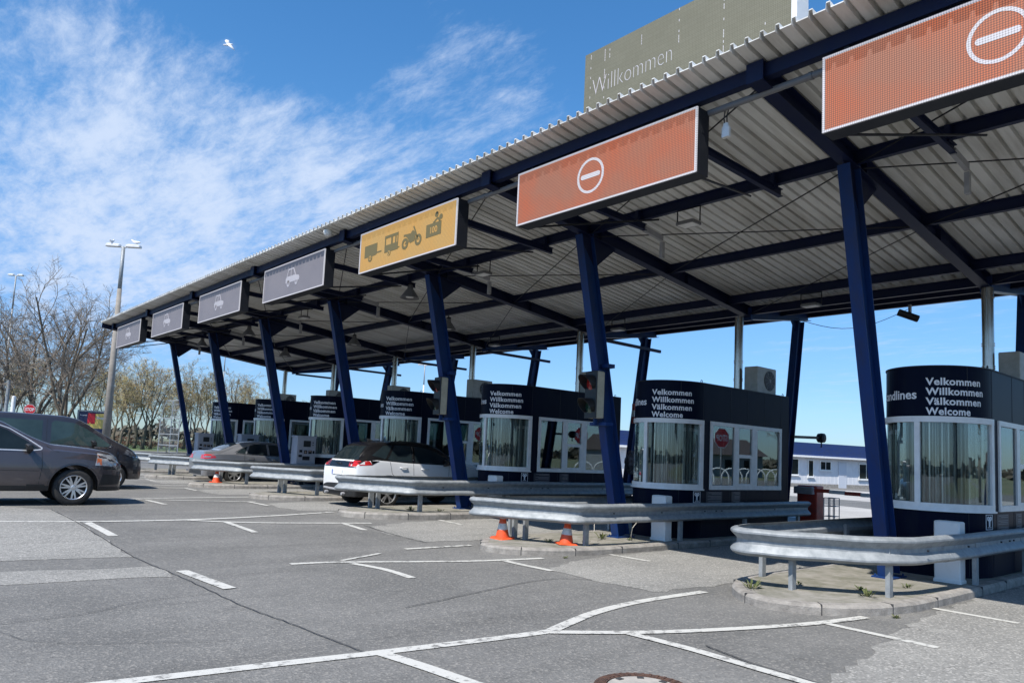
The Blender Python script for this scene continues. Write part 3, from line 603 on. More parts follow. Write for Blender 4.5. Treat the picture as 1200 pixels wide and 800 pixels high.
for k, (kind, lb) in enumerate(PAN):
    yc = 7.10 + P * (k - 1); z0, z1 = 5.31, 6.18; hw = 1.72
    t = thing('lane_display', lb, 'display sign', (7.6, yc, z0), 0, 'display signs hung under the canopy front')
    fn = lambda u, v, d: (d, -u, v + (z1 - z0) / 2)
    h = MB(); h.bx(.02, .26, -hw, hw, 0, z1 - z0); h.bx(.0, .02, -hw, hw, 0, .012); h.bx(.10, .18, -hw - .004, hw + .004, .55, .60)
    h.bx(.08, .22, -hw + .2, -hw + .26, z1 - z0, z1 - z0 + .12); h.bx(.08, .22, hw - .26, hw - .2, z1 - z0, z1 - z0 + .12)
    h.build('housing', DARKM, t)
    MB().bx(.008, .024, -hw + .02, hw - .02, .02, z1 - z0 - .02).build('screen', {'red': LED_RED, 'yellow': LED_YEL, 'grey': LED_GRY}[kind], t)
    bd = MB(); w_ = .027; H_ = (z1 - z0) / 2
    for u0, v0, u1, v1 in ((-hw, -H_, hw, -H_ + w_), (-hw, H_ - w_, hw, H_), (-hw, -H_ + w_, -hw + w_, H_ - w_), (hw - w_, -H_ + w_, hw, H_ - w_)):
        bd.prism([(u0, v0), (u1, v0), (u1, v1), (u0, v1)], fn, -.004, .02)
    bd.build('border', LED_WHT, t)
    ic = MB()
    sh = {'red': icon_noentry(), 'yellow': icon_yellow(), 'grey': icon_car()}[kind]
    u_off = {'red': -.12 if k else -.04, 'yellow': .0, 'grey': .02}[kind]
    for j, q in enumerate(sh):
        ic.prism([((a if kind != 'grey' else a * 1.1) + u_off, b * (1.2 if kind == 'grey' else 1)) for a, b in q], fn, .003 - .0004 * (j % 5), .01)
    ic.build('pictogram', {'yellow': LED_DRK, 'grey': LED_ICN, 'red': LED_WHT}[kind], t)
    if kind == 'grey':
        hb = MB()
        for cu in (-.20, .215):
            for q in disc(cu * 1.1 + .02, -.114, .032): hb.prism(q, fn, -.001, .004)
        hb.build('pictogram_detail', LED_GRY, t)
    if kind == 'yellow':
        tx = MB(); put_text(tx, '100', .17, lambda a, b: fn(a + 1.0, b - .065, .0), .004, 'CENTER'); tx.build('number', LED_YEL, t)
        wh = MB()
        for cu in (-1.28, -.54):
            for q in ring(cu, -.155 if cu < -1 else -.175, .03, .045, 16): wh.prism(q, fn, -.001, .004)
        wh.build('pictogram_detail', LED_YEL, t)
    for s_ in (-1.35, 1.3):
        br = MB(); br.ibeam((.26, s_, .62), (2.75, s_, ROOF_Z(10.3) - .27 - z0), .08, .12, .01, .006); br.bx(2.5, 2.62, s_ - .03, s_ + .03, ROOF_Z(10.2) - .25 - z0, ROOF_Z(10.2) - .02 - z0); br.build('arm', BLUE_D, t)
        MB().tube([(.25, s_ * 1.2, .02), (2.6, s_ * .68, .58)], .018, 6).build('strut', DARKM, t)
    lb_ = MB(); lb_.beam((2.72, 1.3, ROOF_Z(10.3) - .30 - z0), (3.25, 1.3, ROOF_Z(10.3) - .36 - z0), .06, .10); lb_.bx(3.22, 3.30, 1.27, 1.33, .10, .40); lb_.build('sensor_bracket', GREY, t)

# Willkommen board on the roof
t = thing('welcome_board', 'tall olive display board reading Willkommen above the canopy roof', 'display board', (10.0, 7.6, 6.2))
bz0, bz1 = 6.75, 9.55
b_ = MB(); b_.bx(.02, .30, -2.2, 2.15, bz0 - 6.2, bz1 - 6.2); b_.build('housing', DARKM, t)
MB().bx(.0, .03, -2.19, 2.14, bz0 - 6.19, bz1 - 6.21).build('screen', LED_OLV, t)
MB().bx(-.03, .32, -2.29, -2.20, bz0 - 6.25, bz1 - 6.15).build('edge_post', WHITE, t)
tx = MB(); put_text(tx, 'Willkommen', .50, lambda a, b: (-.006, 1.93 - a, b + 8.62 - 6.2), -.012, 'LEFT', 1.0, 1.88); tx.build('lettering', LED_WHT, t)
fl = MB(); random.seed(3)
for yy, za, zb in ((1.62, 7.4, 9.5), (1.50, 9.25, 9.5), (1.98, 8.6, 9.5), (.73, 9.2, 9.55), (-1.0, 6.8, 9.5), (-.1, 8.9, 9.5), (-1.75, 7.4, 8.6)):
    z_ = za
    while z_ < zb: fl.bx(-.004, .0, yy - .006, yy + .006, z_ - 6.2, z_ + .04 - 6.2); z_ += random.choice((.05, .05, .09, .2))
fl.build('lit_pixel_column', LED_WHT, t)
for yy in (-1.9, 0, 1.9):
    st = MB(); st.beam((.2, yy, 0.0), (.2, yy, bz0 - 6.2), .1, .1, (1, 0, 0)); st.beam((1.6, yy, -.13), (.3, yy, 2.2), .06, .06); st.build('support', BLUE, t)

# ------------------------------------------------------------------ hanging lights, camera, small fittings
def floodlight(x, y, z, lb, kind):
    t = thing('floodlight', lb, 'floodlight', (x, y, z), 0, 'lights hung under the canopy')
    if kind == 'flat':
        MB().bbox(-.13, .13, -.18, .18, -.29, -.23, .02).build('lamp_housing', mat('pipe_grey', (.15, .15, .155), .5), t); MB().bx(-.10, .10, -.15, .15, -.296, -.288).build('lens', WHITE, t)
        b = MB(); b.tube([(0, -.23, -.26), (0, -.23, 0)], .012, 5); b.tube([(0, .23, -.26), (0, .23, 0)], .012, 5); b.tube([(0, -.23, -.0), (0, .23, -.0)], .012, 5); b.build('bracket', DARKM, t)
    else:
        MB().lathe([(.07, -.10), (.08, -.2), (.12, -.25), (.24, -.42), (.25, -.44), (.23, -.44), (.11, -.27)], n=18).build('lamp_shade', mat('pipe_grey', (.15, .15, .155), .5), t, smooth=True)
        b = MB(); b.tube([(0, 0, 0), (0, 0, -.12)], .015, 6); b.bx(-.05, .05, -.05, .05, -.14, -.06); b.build('bracket', DARKM, t)
        MB().lathe([(.10, -.40), (.10, -.42)], n=14).build('lens', WHITE, t)
FL = [(10.2, 7.35, 0, 'flat', 'flat square floodlight right of the big no-entry sign'), (10.2, 12.9, 1, 'flat', 'flat floodlight right of the yellow sign'), (15.0, 7.6, 0, 'flat', 'flat floodlight near the back edge above the second booth'),
      (15.0, 13.0, 1, 'flat', 'flat floodlight near the back edge above the third booth'), (10.2, 15.9, 2, 'bell', 'bell-shaped lamp hanging right of the largest grey sign'), (10.2, 22.0, 3, 'flat', 'flat floodlight behind the largest grey sign'),
      (10.2, 26.5, 4, 'bell', 'bell-shaped lamp behind the third sign from the far end'), (12.69, 17.6, 2, 'bell', 'bell-shaped lamp on the middle purlin, nearest of its row'), (12.69, 23.2, 3, 'bell', 'bell-shaped lamp on the middle purlin, second of its row'),
      (12.69, 28.9, 4, 'bell', 'bell-shaped lamp on the middle purlin, farthest of its row'), (10.2, 31.5, 5, 'bell', 'bell-shaped lamp near the far canopy corner'), (15.0, 18.2, 2, 'flat', 'flat floodlight near the back edge above the fourth booth')]
for x, y, i, kind, lb in FL: floodlight(x, y, ROOF_Z(x) - .2, lb, kind)
t = thing('dome_camera', 'small white dome camera on the underside of the roof edge above the grey sign', 'camera', (7.42, 15.1, ROOF_Z(7.42)))
MB().lathe([(.09, 0), (.1, -.03), (.1, -.06), (.085, -.11), (.05, -.14), (.0, -.15)], n=16, caps=False).build('dome', WHITE, t, smooth=True)
t = thing('socket_box', 'white plug box dangling on black cables below the front beam', 'socket', (7.9, 5.15, 6.15))
m_ = MB(); m_.bbox(-.03, .03, -.055, .055, -.36, -.22, .012); m_.bbox(-.025, .025, -.035, .035, -.23, -.17, .01); m_.build('box', WHITE, t)
m_ = MB(); m_.tube([(0, .02, 0), (.01, .04, -.1), (0, .015, -.2)], .008, 5); m_.tube([(0, -.03, 0), (.0, -.01, -.09), (0, -.015, -.2)], .008, 5); m_.build('cable', BLACK, t)
t = thing('security_camera', 'black tubular security camera hanging below the back roof edge', 'camera', (18.6, 6.95, ROOF_Z(18.6) - .22))
R_ = Matrix.Rotation(radians(-35), 3, 'Y')
MB().lathe([(.07, -.26), (.085, -.25), (.085, .2), (.07, .22)], (-.05, 0, -.26), 'x', 16, rot=Matrix.Rotation(radians(-60), 3, 'Z') @ Matrix.Rotation(radians(22), 3, 'Y')).build('camera_body', BLACK, t, smooth=False)
MB().bx(-.03, .03, -.03, .03, -.2, .02).build('bracket', GREY, t)
cb = MB(); cb.tube([(18.55, 6.95 + k * .27, 5.55 - .34 * sin(pi * k / 10) + .0 * k) for k in range(11)], .008, 4)
tag(cb.build('hanging_cable', BLACK, org='auto'), 'thin black cable sagging from the rear column to the security camera', 'cable')

# ------------------------------------------------------------------ booths
EA, EB = .95, .75; BX0, BX1 = 13.05, 16.45
PT = []      # (u, x, y, nx, ny)
def _build_path():
    th0 = [i / 160 * pi for i in range(161)]
    pts = [(BX0 - EA * sin(t), -EB * cos(t)) for t in th0]
    nor = []
    for t in th0:
        n = Vector((-sin(t) / EA, -cos(t) / EB)).normalized(); nor.append(n)
    u = 0; PT.append((-(BX1 - BX0), BX1, -EB, 0, -1)); PT.append((0, BX0, -EB, 0, -1))
    for i in range(1, 161):
        u += math.hypot(pts[i][0] - pts[i - 1][0], pts[i][1] - pts[i - 1][1]); PT.append((u, pts[i][0], pts[i][1], nor[i].x, nor[i].y))
    PT.append((u + BX1 - BX0, BX1, EB, 0, 1)); return u
UE = _build_path()
def pth(u, d):
    lo = 0
    for i in range(len(PT) - 1):
        if u <= PT[i + 1][0] or i == len(PT) - 2:
            a, b = PT[i], PT[i + 1]; t = (u - a[0]) / (b[0] - a[0]); 
            x = a[1] + (b[1] - a[1]) * t; y = a[2] + (b[2] - a[2]) * t; nx = a[3] + (b[3] - a[3]) * t; ny = a[4] + (b[4] - a[4]) * t; l = math.hypot(nx, ny)
            return x + nx / l * d, y + ny / l * d
def us(u0, u1):
    out = [u0]; 
    k = 0
    while True:
        c_ = 0 + k * UE / 44
        if c_ >= u1 - .004: break
        if c_ > u0 + .004 and c_ <= UE + .001: out.append(c_)
        k += 1
        if k > 44: break
    out.append(u1); return out
def band(mb, u0, u1, z0, z1, d0, d1):
    U = us(u0, u1); n = len(U); vs = []
    for u in U:
        a = pth(u, d0); b = pth(u, d1); vs += [(*a, z0), (*b, z0), (*b, z1), (*a, z1)]
    fs = [(0, 1, 2, 3), (4 * n - 1, 4 * n - 2, 4 * n - 3, 4 * n - 4)]
    for i in range(n - 1):
        for k in range(4): fs.append((i * 4 + k, i * 4 + (k + 1) % 4, i * 4 + 4 + (k + 1) % 4, i * 4 + 4 + k))
    mb.add(vs, fs)
ub = -(BX1 - BX0); ue = UE + (BX1 - BX0)
def make_booth():
    """local frame: x absolute along the lane minus 13, y from the centre line, z from the road"""
    t = thing('toll_booth', '', 'toll booth', (13.0, 0, .12), 0, 'navy toll booths')
    def fin(mb, name, m=None, parent=t, **k):
        ob = mb.build(name, m, None, **k)
        ob.data.transform(Matrix.Translation((-13.0, 0, -.12))); ob.parent = parent; return ob
    w = MB(); w.use(NAVY)
    band(w, ub, ue, .10, 1.10, -.06, 0); band(w, ub, ue, 2.52, 3.30, -.06, 0)
    for a, b in ((ub, -3.10), (-.22, .03), (UE - .03, UE + .22), (UE + 3.10, ue)): band(w, a, b, 1.10, 2.52, -.06, -.002)
    w.bx(BX1, BX1 + .06, -EB, EB, .10, 3.30)
    ring_ = [pth(u, -.03) for u in us(ub, ue)]
    w.use(DARKM); w.prism(ring_, lambda a, b, z: (a, b, z), 3.22, 3.25); w.prism(ring_, lambda a, b, z: (a, b, z), .13, .16); w.prism([pth(u, -.07) for u in us(ub, ue)], lambda a, b, z: (a, b, z), 2.60, 2.62)
    w.use(SEAM)
    for x in (14.03, 14.71, 15.41, 16.15): w.bx(x - .006, x + .006, -EB - .003, -EB, 2.53, 3.29); w.bx(x - .006, x + .006, -EB - .003, -EB, .14, 1.09)
    for u in (.03, .62, 1.9): band(w, u, u + .012, 2.54, 3.29, 0, .003); band(w, u, u + .012, .14, 1.08, 0, .003)
    band(w, ub, ue, 3.285, 3.303, 0, .012)
    fin(w, 'wall')
    # curved window
    f = MB(); band(f, .03, UE - .03, 1.10, 1.205, -.04, .028); band(f, .03, UE - .03, 2.43, 2.52, -.04, .028)
    for a, b in ((.03, .125), (1.30, 1.375), (UE - .125, UE - .03)): band(f, a, b, 1.205, 2.43, -.04, .026)
    band(f, .02, UE - .02, 1.085, 1.11, .0, .05)
    fr = fin(f, 'window'); fr.data.materials.clear(); fr.data.materials.append(FRAME)
    p_ = MB(); band(p_, .12, 1.305, 1.20, 2.435, -.012, -.006); band(p_, 1.37, UE - .12, 1.20, 2.435, -.012, -.006); fin(p_, 'pane', GLASS_C, fr)
    bl = MB(); N2 = 260; vs = []
    for i in range(N2 + 1):
        u = .04 + (UE - .08) * i / N2; d = -.13 + .030 * sin(i * .62) + .014 * sin(i * .23); x, y = pth(u, d); vs += [(x, y, 1.13), (x, y, 2.50)]
    bl.add(vs, [(2 * i, 2 * i + 2, 2 * i + 3, 2 * i + 1) for i in range(N2)]); fin(bl, 'blind', BLIND, fr, smooth=True)
    # side windows
    for sd in (0, 1):
        c_ = (lambda a: a) if sd == 0 else (lambda a: UE - a)
        f = MB(); bb = lambda a, b, z0, z1, d0, d1, mb_=None: band(mb_ if mb_ is not None else f, min(c_(a), c_(b)), max(c_(a), c_(b)), z0, z1, d0, d1)
        bb(-3.10, -.22, 1.10, 1.19, -.04, .026); bb(-3.10, -.22, 2.44, 2.52, -.04, .026)
        for a, b in ((-.30, -.22), (-1.29, -1.12), (-2.04, -1.83), (-3.10, -3.01)): bb(a, b, 1.19, 2.44, -.04, .024)
        bb(-1.83, -1.29, 1.79, 1.865, -.04, .020)
        bb(-1.325, -1.29, 1.19, 1.79, -.03, .012); bb(-1.83, -1.795, 1.19, 1.79, -.03, .012); bb(-1.795, -1.325, 1.19, 1.23, -.03, .012)
        fr = fin(f, 'window', FRAME)
        p_ = MB()
        for a, b, z0, z1 in ((-1.12, -.30, 1.185, 2.445), (-1.80, -1.32, 1.22, 1.795), (-1.83, -1.29, 1.86, 2.445), (-3.01, -2.04, 1.185, 2.445)): bb(a, b, z0, z1, -.012, -.006, p_)
        fin(p_, 'pane', GLASS_F, fr)
    # lettering
    tx = MB(); us_ = None
    # start of the text block sits just right of the apex
    u0 = 1.335 - .12
    for k, (s_, wd) in enumerate((('Velkommen', .84), ('Willkommen', .895), ('Välkommen', .85), ('Welcome', .645))):
        z = 3.0 - k * .152
        put_text(tx, s_, .155, lambda a, b, z=z: (*pth(u0 - a, .004), z + b), .0046, 'LEFT', 1.06, wd)
    fin(tx, 'lettering', LETTER); tx = MB()
    put_text(tx, 'Scandlines', .20, lambda a, b: (*pth(2.21 - a, .004), 2.79 + b), .004, 'LEFT', 1.0, .86)
    # the same words for the lane on the other side
    for k, (s_, wd) in enumerate((('Velkommen', .735), ('Willkommen', .785), ('Välkommen', .745), ('Welcome', .56))):
        pass
    fin(tx, 'lettering', LETTER)
    # key badge
    bd = MB(); z0, z1, ua, ub_ = .835, 1.065, .285, .085
    band(bd, ub_, ua, z0, z0 + .010, 0, .006); band(bd, ub_, ua, z1 - .010, z1, 0, .006); band(bd, ub_, ub_ + .009, z0 + .01, z1 - .01, 0, .006); band(bd, ua - .009, ua, z0 + .01, z1 - .01, 0, .006)
    uc = (ua + ub_) / 2
    def kp(poly): bd.prism(poly, lambda a, b, t_: (*pth(uc - a, t_), b), .001, .006)
    for q in ring(-.034, 1.005, .012, .034, 14) + ring(.034, 1.005, .012, .034, 14): kp(q)
    kp([(-.017, .885), (.017, .885), (.022, .985), (-.022, .985)]); kp([(-.04, .980), (.04, .980), (.018, .950), (-.018, .950)]); kp([(-.05, .865), (.05, .865), (.05, .876), (-.05, .876)])
    fin(bd, 'badge', LETTER)
    nb = MB(); random.seed(8)
    mat('notice_board', (0.03, 0.025, 0.035), 0.5)
    for (b0, b1), a0, a1 in (((-.70, -.12), -.66, -.16), ((-1.40, -1.06), -1.36, -1.10)):
        nb = MB(); nb.use(MATS['notice_board']); band(nb, b0, b1, .80, 1.06, 0, .004); nb.use(mat('notice_print', (0.22, 0.21, 0.23), 0.6))
        for k in range(9):
            if k in (2, 6): continue
            z = 1.035 - k * .026; band(nb, a0, a1 - random.uniform(0, .16), z, z + .009, .004, .0055)
        fin(nb, 'notice')
    # counter and interior
    it = MB(); it.bx(12.6, 16.2, -.55, .55, .95, 1.0); it.bx(15.9, 16.3, -.6, .6, .16, 2.3); it.bbox(14.5, 14.9, -.30, -.24, 1.12, 1.42, .01); it.bx(14.68, 14.72, -.28, -.25, 1.0, 1.12); it.bbox(13.6, 14.0, -.15, .15, 1.0, 1.3, .02)
    fin(it, 'counter', mat('interior_grey', (0.12, 0.13, 0.14), 0.6))
    # flue
    cx, cy = 15.5, .0
    fl_ = MB(); fl_.lathe([(.10, 3.25), (.10, 5.16)], (cx, cy, 0), n=20)
    for z in (3.62, 3.66, 4.05, 4.09, 4.95): fl_.lathe([(.112, z), (.112, z + .018)], (cx, cy, 0), n=20)
    fl_.lathe([(.15, 3.25), (.15, 3.29), (.10, 3.33)], (cx, cy, 0), n=20); fin(fl_, 'flue', STAIN, autosm=35)
    hk = MB()
    for x, y in ((13.0, -.70), (16.3, -.70)):
        hk.tube([(x + .03 * cos(a), y, 3.33 + .03 * sin(a)) for a in [k * pi / 5 for k in range(11)]], .007, 5)
    fin(hk, 'lifting_eye', DARKM)
    return t
BOOTH = make_booth()
BL = ['nearest toll booth, cut by the right edge, behind the biggest leaning column', 'second toll booth from the right, a stop sign mirrored in its side window', 'toll booth right behind the column that carries the nearest traffic light',
      'toll booth behind the front half of the white car, half hidden by a leaning column', 'toll booth just left of the white car roof, right of the grey ticket machine', 'toll booth above the silver sedan roof, second from the far end', 'farthest toll booth, mostly behind a blue column']
tw = [(.10, -.10), (0, 0), (-.10, .05), (-.08, .05), (0, .05), (0, .05), (0, .05)]
for i in range(7):
    o = BOOTH if i == 0 else dup(BOOTH)
    o['label'] = BL[i]; Y = 4.56 + P * i; o.location = (13.0 + tw[i][0], Y + tw[i][1], g(Y) + .12)
# air conditioners on the booth roofs
def make_ac():
    t = thing('air_conditioner', '', 'air conditioner', (0, 0, 0), 0, 'air conditioners on the booth roofs')
    b = MB(); b.bbox(-.42, .42, -.17, .17, .06, .66, .012); b.bx(-.34, -.28, -.17, .17, 0, .06); b.bx(.28, .34, -.17, .17, 0, .06); b.build('casing', ACG, t)
    gmb = MB(); gmb.lathe([(.235, -.178), (.235, -.172)], (.12, 0, .36), 'y', 28); gmb.build('fan_opening', BLACK, t)
    w = MB()
    for r in (.06, .10, .14, .18, .22): w.tube([(.12 + r * cos(k * pi / 12), -.186, .36 + r * sin(k * pi / 12)) for k in range(25)], .0035, 4)
    for k in range(6): a = k * pi / 6; w.tube([(.12 + .235 * cos(a), -.185, .36 + .235 * sin(a)), (.12 - .235 * cos(a), -.185, .36 - .235 * sin(a))], .0035, 4)
    w.lathe([(.035, -.195), (.035, -.18)], (.12, 0, .36), 'y', 12); w.build('fan_grille', GREY, t)
    fn_ = MB()
    for k in range(4):
        a = k * pi / 2; fn_.prism([(.02, -.04), (.20, -.07), (.21, .05), (.02, .03)], lambda a_, b_, t_, a=a: (.12 + a_ * cos(a) - b_ * sin(a), -.181 + t_, .36 + a_ * sin(a) + b_ * cos(a)), 0, .003)
    fn_.build('fan_blade', DARKM, t)
    return t
AC = make_ac()
ACL = ['beige air conditioner at the right edge on the nearest booth roof', 'beige air conditioner beside a steel flue on the second booth roof', 'beige air conditioner on the third booth roof, behind the traffic light column', 'boxy air conditioner with round fan left of the third booth, on the fourth booth roof',
       'air conditioner on the fifth booth roof, beside the thin flue', 'small air conditioner on the sixth booth roof', 'farthest air conditioner, on the last booth roof']
for i in range(7):
    o = AC if i == 0 else dup(AC); o['label'] = ACL[i]; Y = 4.56 + P * i
    o.location = (15.95 + (.1, -.18, -.4, -.55, -.5, -.5, -.5)[i], Y - .42, g(Y) + 3.25 + .02)

# ------------------------------------------------------------------ guard rails
WB = [(.0, -.176), (.030, -.172), (.066, -.152), (.080, -.134), (.080, -.112), (.070, -.096), (.012, -.040), (.0, -.026), (.0, .026), (.012, .040), (.070, .096), (.080, .112), (.080, .134), (.066, .152), (.030, .172), (.0, .176)]
def make_rail(pts, zc, name='guard_rail', seed=0):
    path = smooth_path(pts, 7); n = len(path); m = len(WB); vs = []
    rr = random.Random(seed)
    for lay in (0, -.006):
        for i, p in enumerate(path):
            d = (path[min(i + 1, n - 1)] - path[max(i - 1, 0)]).normalized(); out_ = Vector((-d.y, d.x))
            if out_.dot(p - Vector((13.5, 0))) < 0: out_ = -out_
            dz = .006 * sin(i * .7 + seed) ; do = .007 * sin(i * 1.3 + seed * 2)
            for a, z in WB:
                q = p + out_ * (a + lay + do - .04); vs.append((q.x, q.y, zc + z + dz))
    mb = MB(); nm = n * m
    fs = [(i * m + k, i * m + k + 1, (i + 1) * m + k + 1, (i + 1) * m + k) for i in range(n - 1) for k in range(m - 1)]
    fs += [(nm + a, nm + b, nm + c, nm + d) for a, b, c, d in fs[:]]
    for k in range(m - 1): fs += [(k, k + 1, nm + k + 1, nm + k), ((n - 1) * m + k, (n - 1) * m + k + 1, nm + (n - 1) * m + k + 1, nm + (n - 1) * m + k)]
    for i in range(n - 1): fs += [(i * m, (i + 1) * m, nm + (i + 1) * m, nm + i * m), (i * m + m - 1, (i + 1) * m + m - 1, nm + (i + 1) * m + m - 1, nm + i * m + m - 1)]
    mb.add(vs, fs); return mb, path
RA = [(17.1, -1.04), (14, -1.04), (12, -1.03), (10.6, -.98), (9.65, -.84), (9.15, -.42), (8.75, .10), (8.56, .52), (8.68, .84), (9.1, .98), (10.2, 1.02), (14, 1.04), (17.1, 1.04)]
RB = [(17.1, -1.0), (14, -1.0), (12, -.98), (10.6, -.94), (9.55, -.88), (9.22, -.72), (8.80, .08), (8.46, .80), (8.46, 1.05), (8.72, 1.14), (9.3, 1.10), (11, 1.04), (14, 1.04), (17.1, 1.04)]
POSTS = {'A': [(8.93, .16), (9.60, -.74), (11.94, -.97), (14.3, -.97), (16.6, -.97), (9.55, .93), (12.2, .97), (14.8, .97)],
         'B': [(9.10, .55), (9.17, .33), (9.64, -.72), (12.1, -.92), (14.4, -.92), (16.7, -.92), (9.4, 1.0), (12.2, .97), (14.8, .97)]}
def rail_thing(kind, lb, Y, zg):
    t = thing('guard_rail', lb, 'guard rail', (9.2, Y, zg), 0, 'steel guard rails around the island noses')
    pts = [(x - 9.2, y) for x, y in (RA if kind == 'A' else RB)]
    mb, _ = make_rail_local(pts)
    mb.build('rail', GALV, t, autosm=24)
    for x, y in POSTS[kind]:
        p = MB(); p.chan((x - 9.2, y, -.02), (x - 9.2, y, .64), .055, .095, .007, up=(1, 0, 0)); p.build('post', GALV_D, t)
    for x0 in (10.75, 13.95):
        sp_ = MB(); yb = -(.985 if kind == 'A' else .945) if x0 < 12 else -(1.04 if kind == 'A' else 1.0)
        y2 = -1.04 if kind == 'A' else -1.0
        prof_ = [(a - .030, z * .99) for a, z in WB] + [(a - .036, z * .99) for a, z in WB[::-1]]
        ya = lambda xx: (-.98 - .05 * (xx - 10.6) / 1.4 if xx < 12 else -1.035) if kind == 'A' else (-.94 - .04 * (xx - 10.6) / 1.4 if xx < 12 else -.99)
        sp_.sect((x0 - 9.2, ya(x0), .555), (x0 - 8.88, ya(x0 + .32), .555), prof_); sp_.build('splice', GALV, t, autosm=24)
        for dx in (.05, .13, .19, .27):
            for dz in (-.075, .075): bq = MB(); bq.lathe([(.013, -.012), (.013, .0)], (x0 - 9.2 + dx, ya(x0) - .012, .555 + dz), 'y', 8); bq.build('bolt', GALV_D, t)
    bo = MB(); rr = random.Random(5)
    for x, y in POSTS[kind]:
        for dz in (-.05, .05):
            pass
    # bolt heads and splice holes on the web
    for x in (-.0, 1.3, 2.7, 3.1, 3.3, 5.4, 7.0):
        yy = -1.045 if kind == 'A' else -.99
        bo.box((x + .9, yy - .012 + (.05 if x < .5 else 0), .565), (.03, .02, .022))
    bo.build('bolt', DARKM, t)
    return t
def make_rail_local(pts):
    path = smooth_path(pts, 7); n = len(path); m = len(WB); vs = []
    cx = Vector((4.3, 0))
    for lay in (0, -.006):
        for i, p in enumerate(path):
            d = (path[min(i + 1, n - 1)] - path[max(i - 1, 0)]).normalized(); out_ = Vector((-d.y, d.x))
            ref_ = Vector((max(p.x, 0.6), 0))
            if out_.dot(p - ref_) < 0: out_ = -out_
            dz = .003 * sin(i * .7); do = .003 * sin(i * 1.3)
            for a, z in WB:
                q = p + out_ * (a + lay + do - .04); vs.append((q.x, q.y, .555 + z * .98 + dz))
    mb = MB(); nm = n * m
    fs = [(i * m + k, i * m + k + 1, (i + 1) * m + k + 1, (i + 1) * m + k) for i in range(n - 1) for k in range(m - 1)]
    fs += [(nm + a, nm + b, nm + c, nm + d) for a, b, c, d in fs[:]]
    for k in range(m - 1): fs += [(k, k + 1, nm + k + 1, nm + k), ((n - 1) * m + k, (n - 1) * m + k + 1, nm + (n - 1) * m + k + 1, nm + (n - 1) * m + k)]
    for i in range(n - 1): fs += [(i * m, (i + 1) * m, nm + (i + 1) * m, nm + i * m), (i * m + m - 1, (i + 1) * m + m - 1, nm + (i + 1) * m + m - 1, nm + i * m + m - 1)]
    mb.add(vs, fs); return mb, path
RL = ['nearest guard rail with a rounded nose, in front of the nearest booth', 'guard rail with two traffic cones under it', 'guard rail running in front of the white car', 'guard rail in front of the grey ticket machine and below the fourth booth', 'guard rail in front of the silver sedan, a cone below its end',
      'guard rail just right of the dark van nose', 'farthest guard rail, mostly behind the dark van']
ra = rail_thing('A', RL[0], 4.58, .12); rb = rail_thing('B', RL[1], 4.58 + P, g(9.66) + .12)
for i in range(2, 7):
    o = dup(rb, RL[i]); o.location = (9.2, 4.6 + P * i + .05, g(4.6 + P * i) + .12)

# white concrete blocks
def blockthing(x, y, z, lb):
    m_ = MB(); m_.bbox(x - .11, x + .11, y - .17, y + .17, z, z + .86, .015); m_.bbox(x - .12, x + .12, y - .18, y + .18, z, z + .05, .01)
    return tag(m_.build('bollard_block', WHITE, org='auto'), lb, 'bollard', 'white square bollards at the booth corners')
for i, lb in ((0, 'white square bollard behind the nearest guard rail'), (1, 'white square bollard at the corner of the second booth'), (2, 'white square bollard at the corner of the third booth, behind the white car bonnet')):
    Y = 4.56 + P * i; blockthing(11.82, Y - .66, g(Y) + .12, lb)

# cones
def make_cone():
    t = thing('traffic_cone', '', 'traffic cone', (0, 0, 0), 0, 'orange and white traffic cones')
    MB().bbox(-.17, .17, -.17, .17, 0, .03, .02).build('base', ORANGE, t)
    c_ = MB()
    prof = lambda z: .125 - (.125 - .028) * (z - .03) / .45
    def seg(z0, z1, m_): c_.use(m_); c_.lathe([(prof(z0), z0), (prof(z1), z1)], n=24, caps=False)
    seg(.03, .17, ORANGE); seg(.17, .28, CONEW); seg(.28, .36, ORANGE); seg(.36, .43, CONEW); seg(.43, .48, ORANGE); c_.use(ORANGE); c_.lathe([(.028, .48), (.016, .485), (.016, .47)], n=24)
    c_.build('cone_body', None, t, autosm=40); return t
CN = make_cone()
for k, (x, y, lb) in enumerate([(8.84, 10.24, 'tilted orange traffic cone left, behind the rail posts of the second island'), (9.42, 9.20, 'orange traffic cone standing just inside the second island rail post'), (8.95, 25.1, 'distant orange cone under the rail end in front of the silver sedan')]):
    o = CN if k == 0 else dup(CN); o['label'] = lb; o.location = (x, y, g(y) + .12); o.rotation_euler = (radians(3), radians(-4 if k == 0 else 0), k * 1.1)

# manhole
t = thing('manhole_cover', 'rusty iron manhole cover with concrete centre at the bottom edge', 'manhole cover', (4.40, 3.46, 0))
m_ = MB(); m_.lathe([(.27, .014), (.27, .022), (.345, .022), (.36, .018), (.36, .0)], n=48, caps=False)
for k in range(36):
    a = k * pi / 18; m_.box((.31 * cos(a), .31 * sin(a), .024), (.055, .022, .008), Matrix.Rotation(a, 3, 'Z'))
m_.build('rim', mat('rusty_iron', (0.14, 0.075, 0.05), 0.8, 0.3, base2=(0.06, 0.04, 0.035), vscale=14, bump=.4), t)
m_ = MB(); m_.lathe([(.0, .02), (.20, .021), (.262, .020)], n=40, caps=False); m_.build('lid', mat('lid_concrete', (0.42, 0.39, 0.34), 0.9, base2=(.3, .28, .25), vscale=10), t)
m_ = MB(); m_.lathe([(.262, .013), (.272, .013)], n=40, caps=False)
for k in range(8): a = k * pi / 4; m_.box((.225 * cos(a), .225 * sin(a), .023), (.04, .05, .006), Matrix.Rotation(a, 3, 'Z'))
m_.build('slot', CRACK, t)

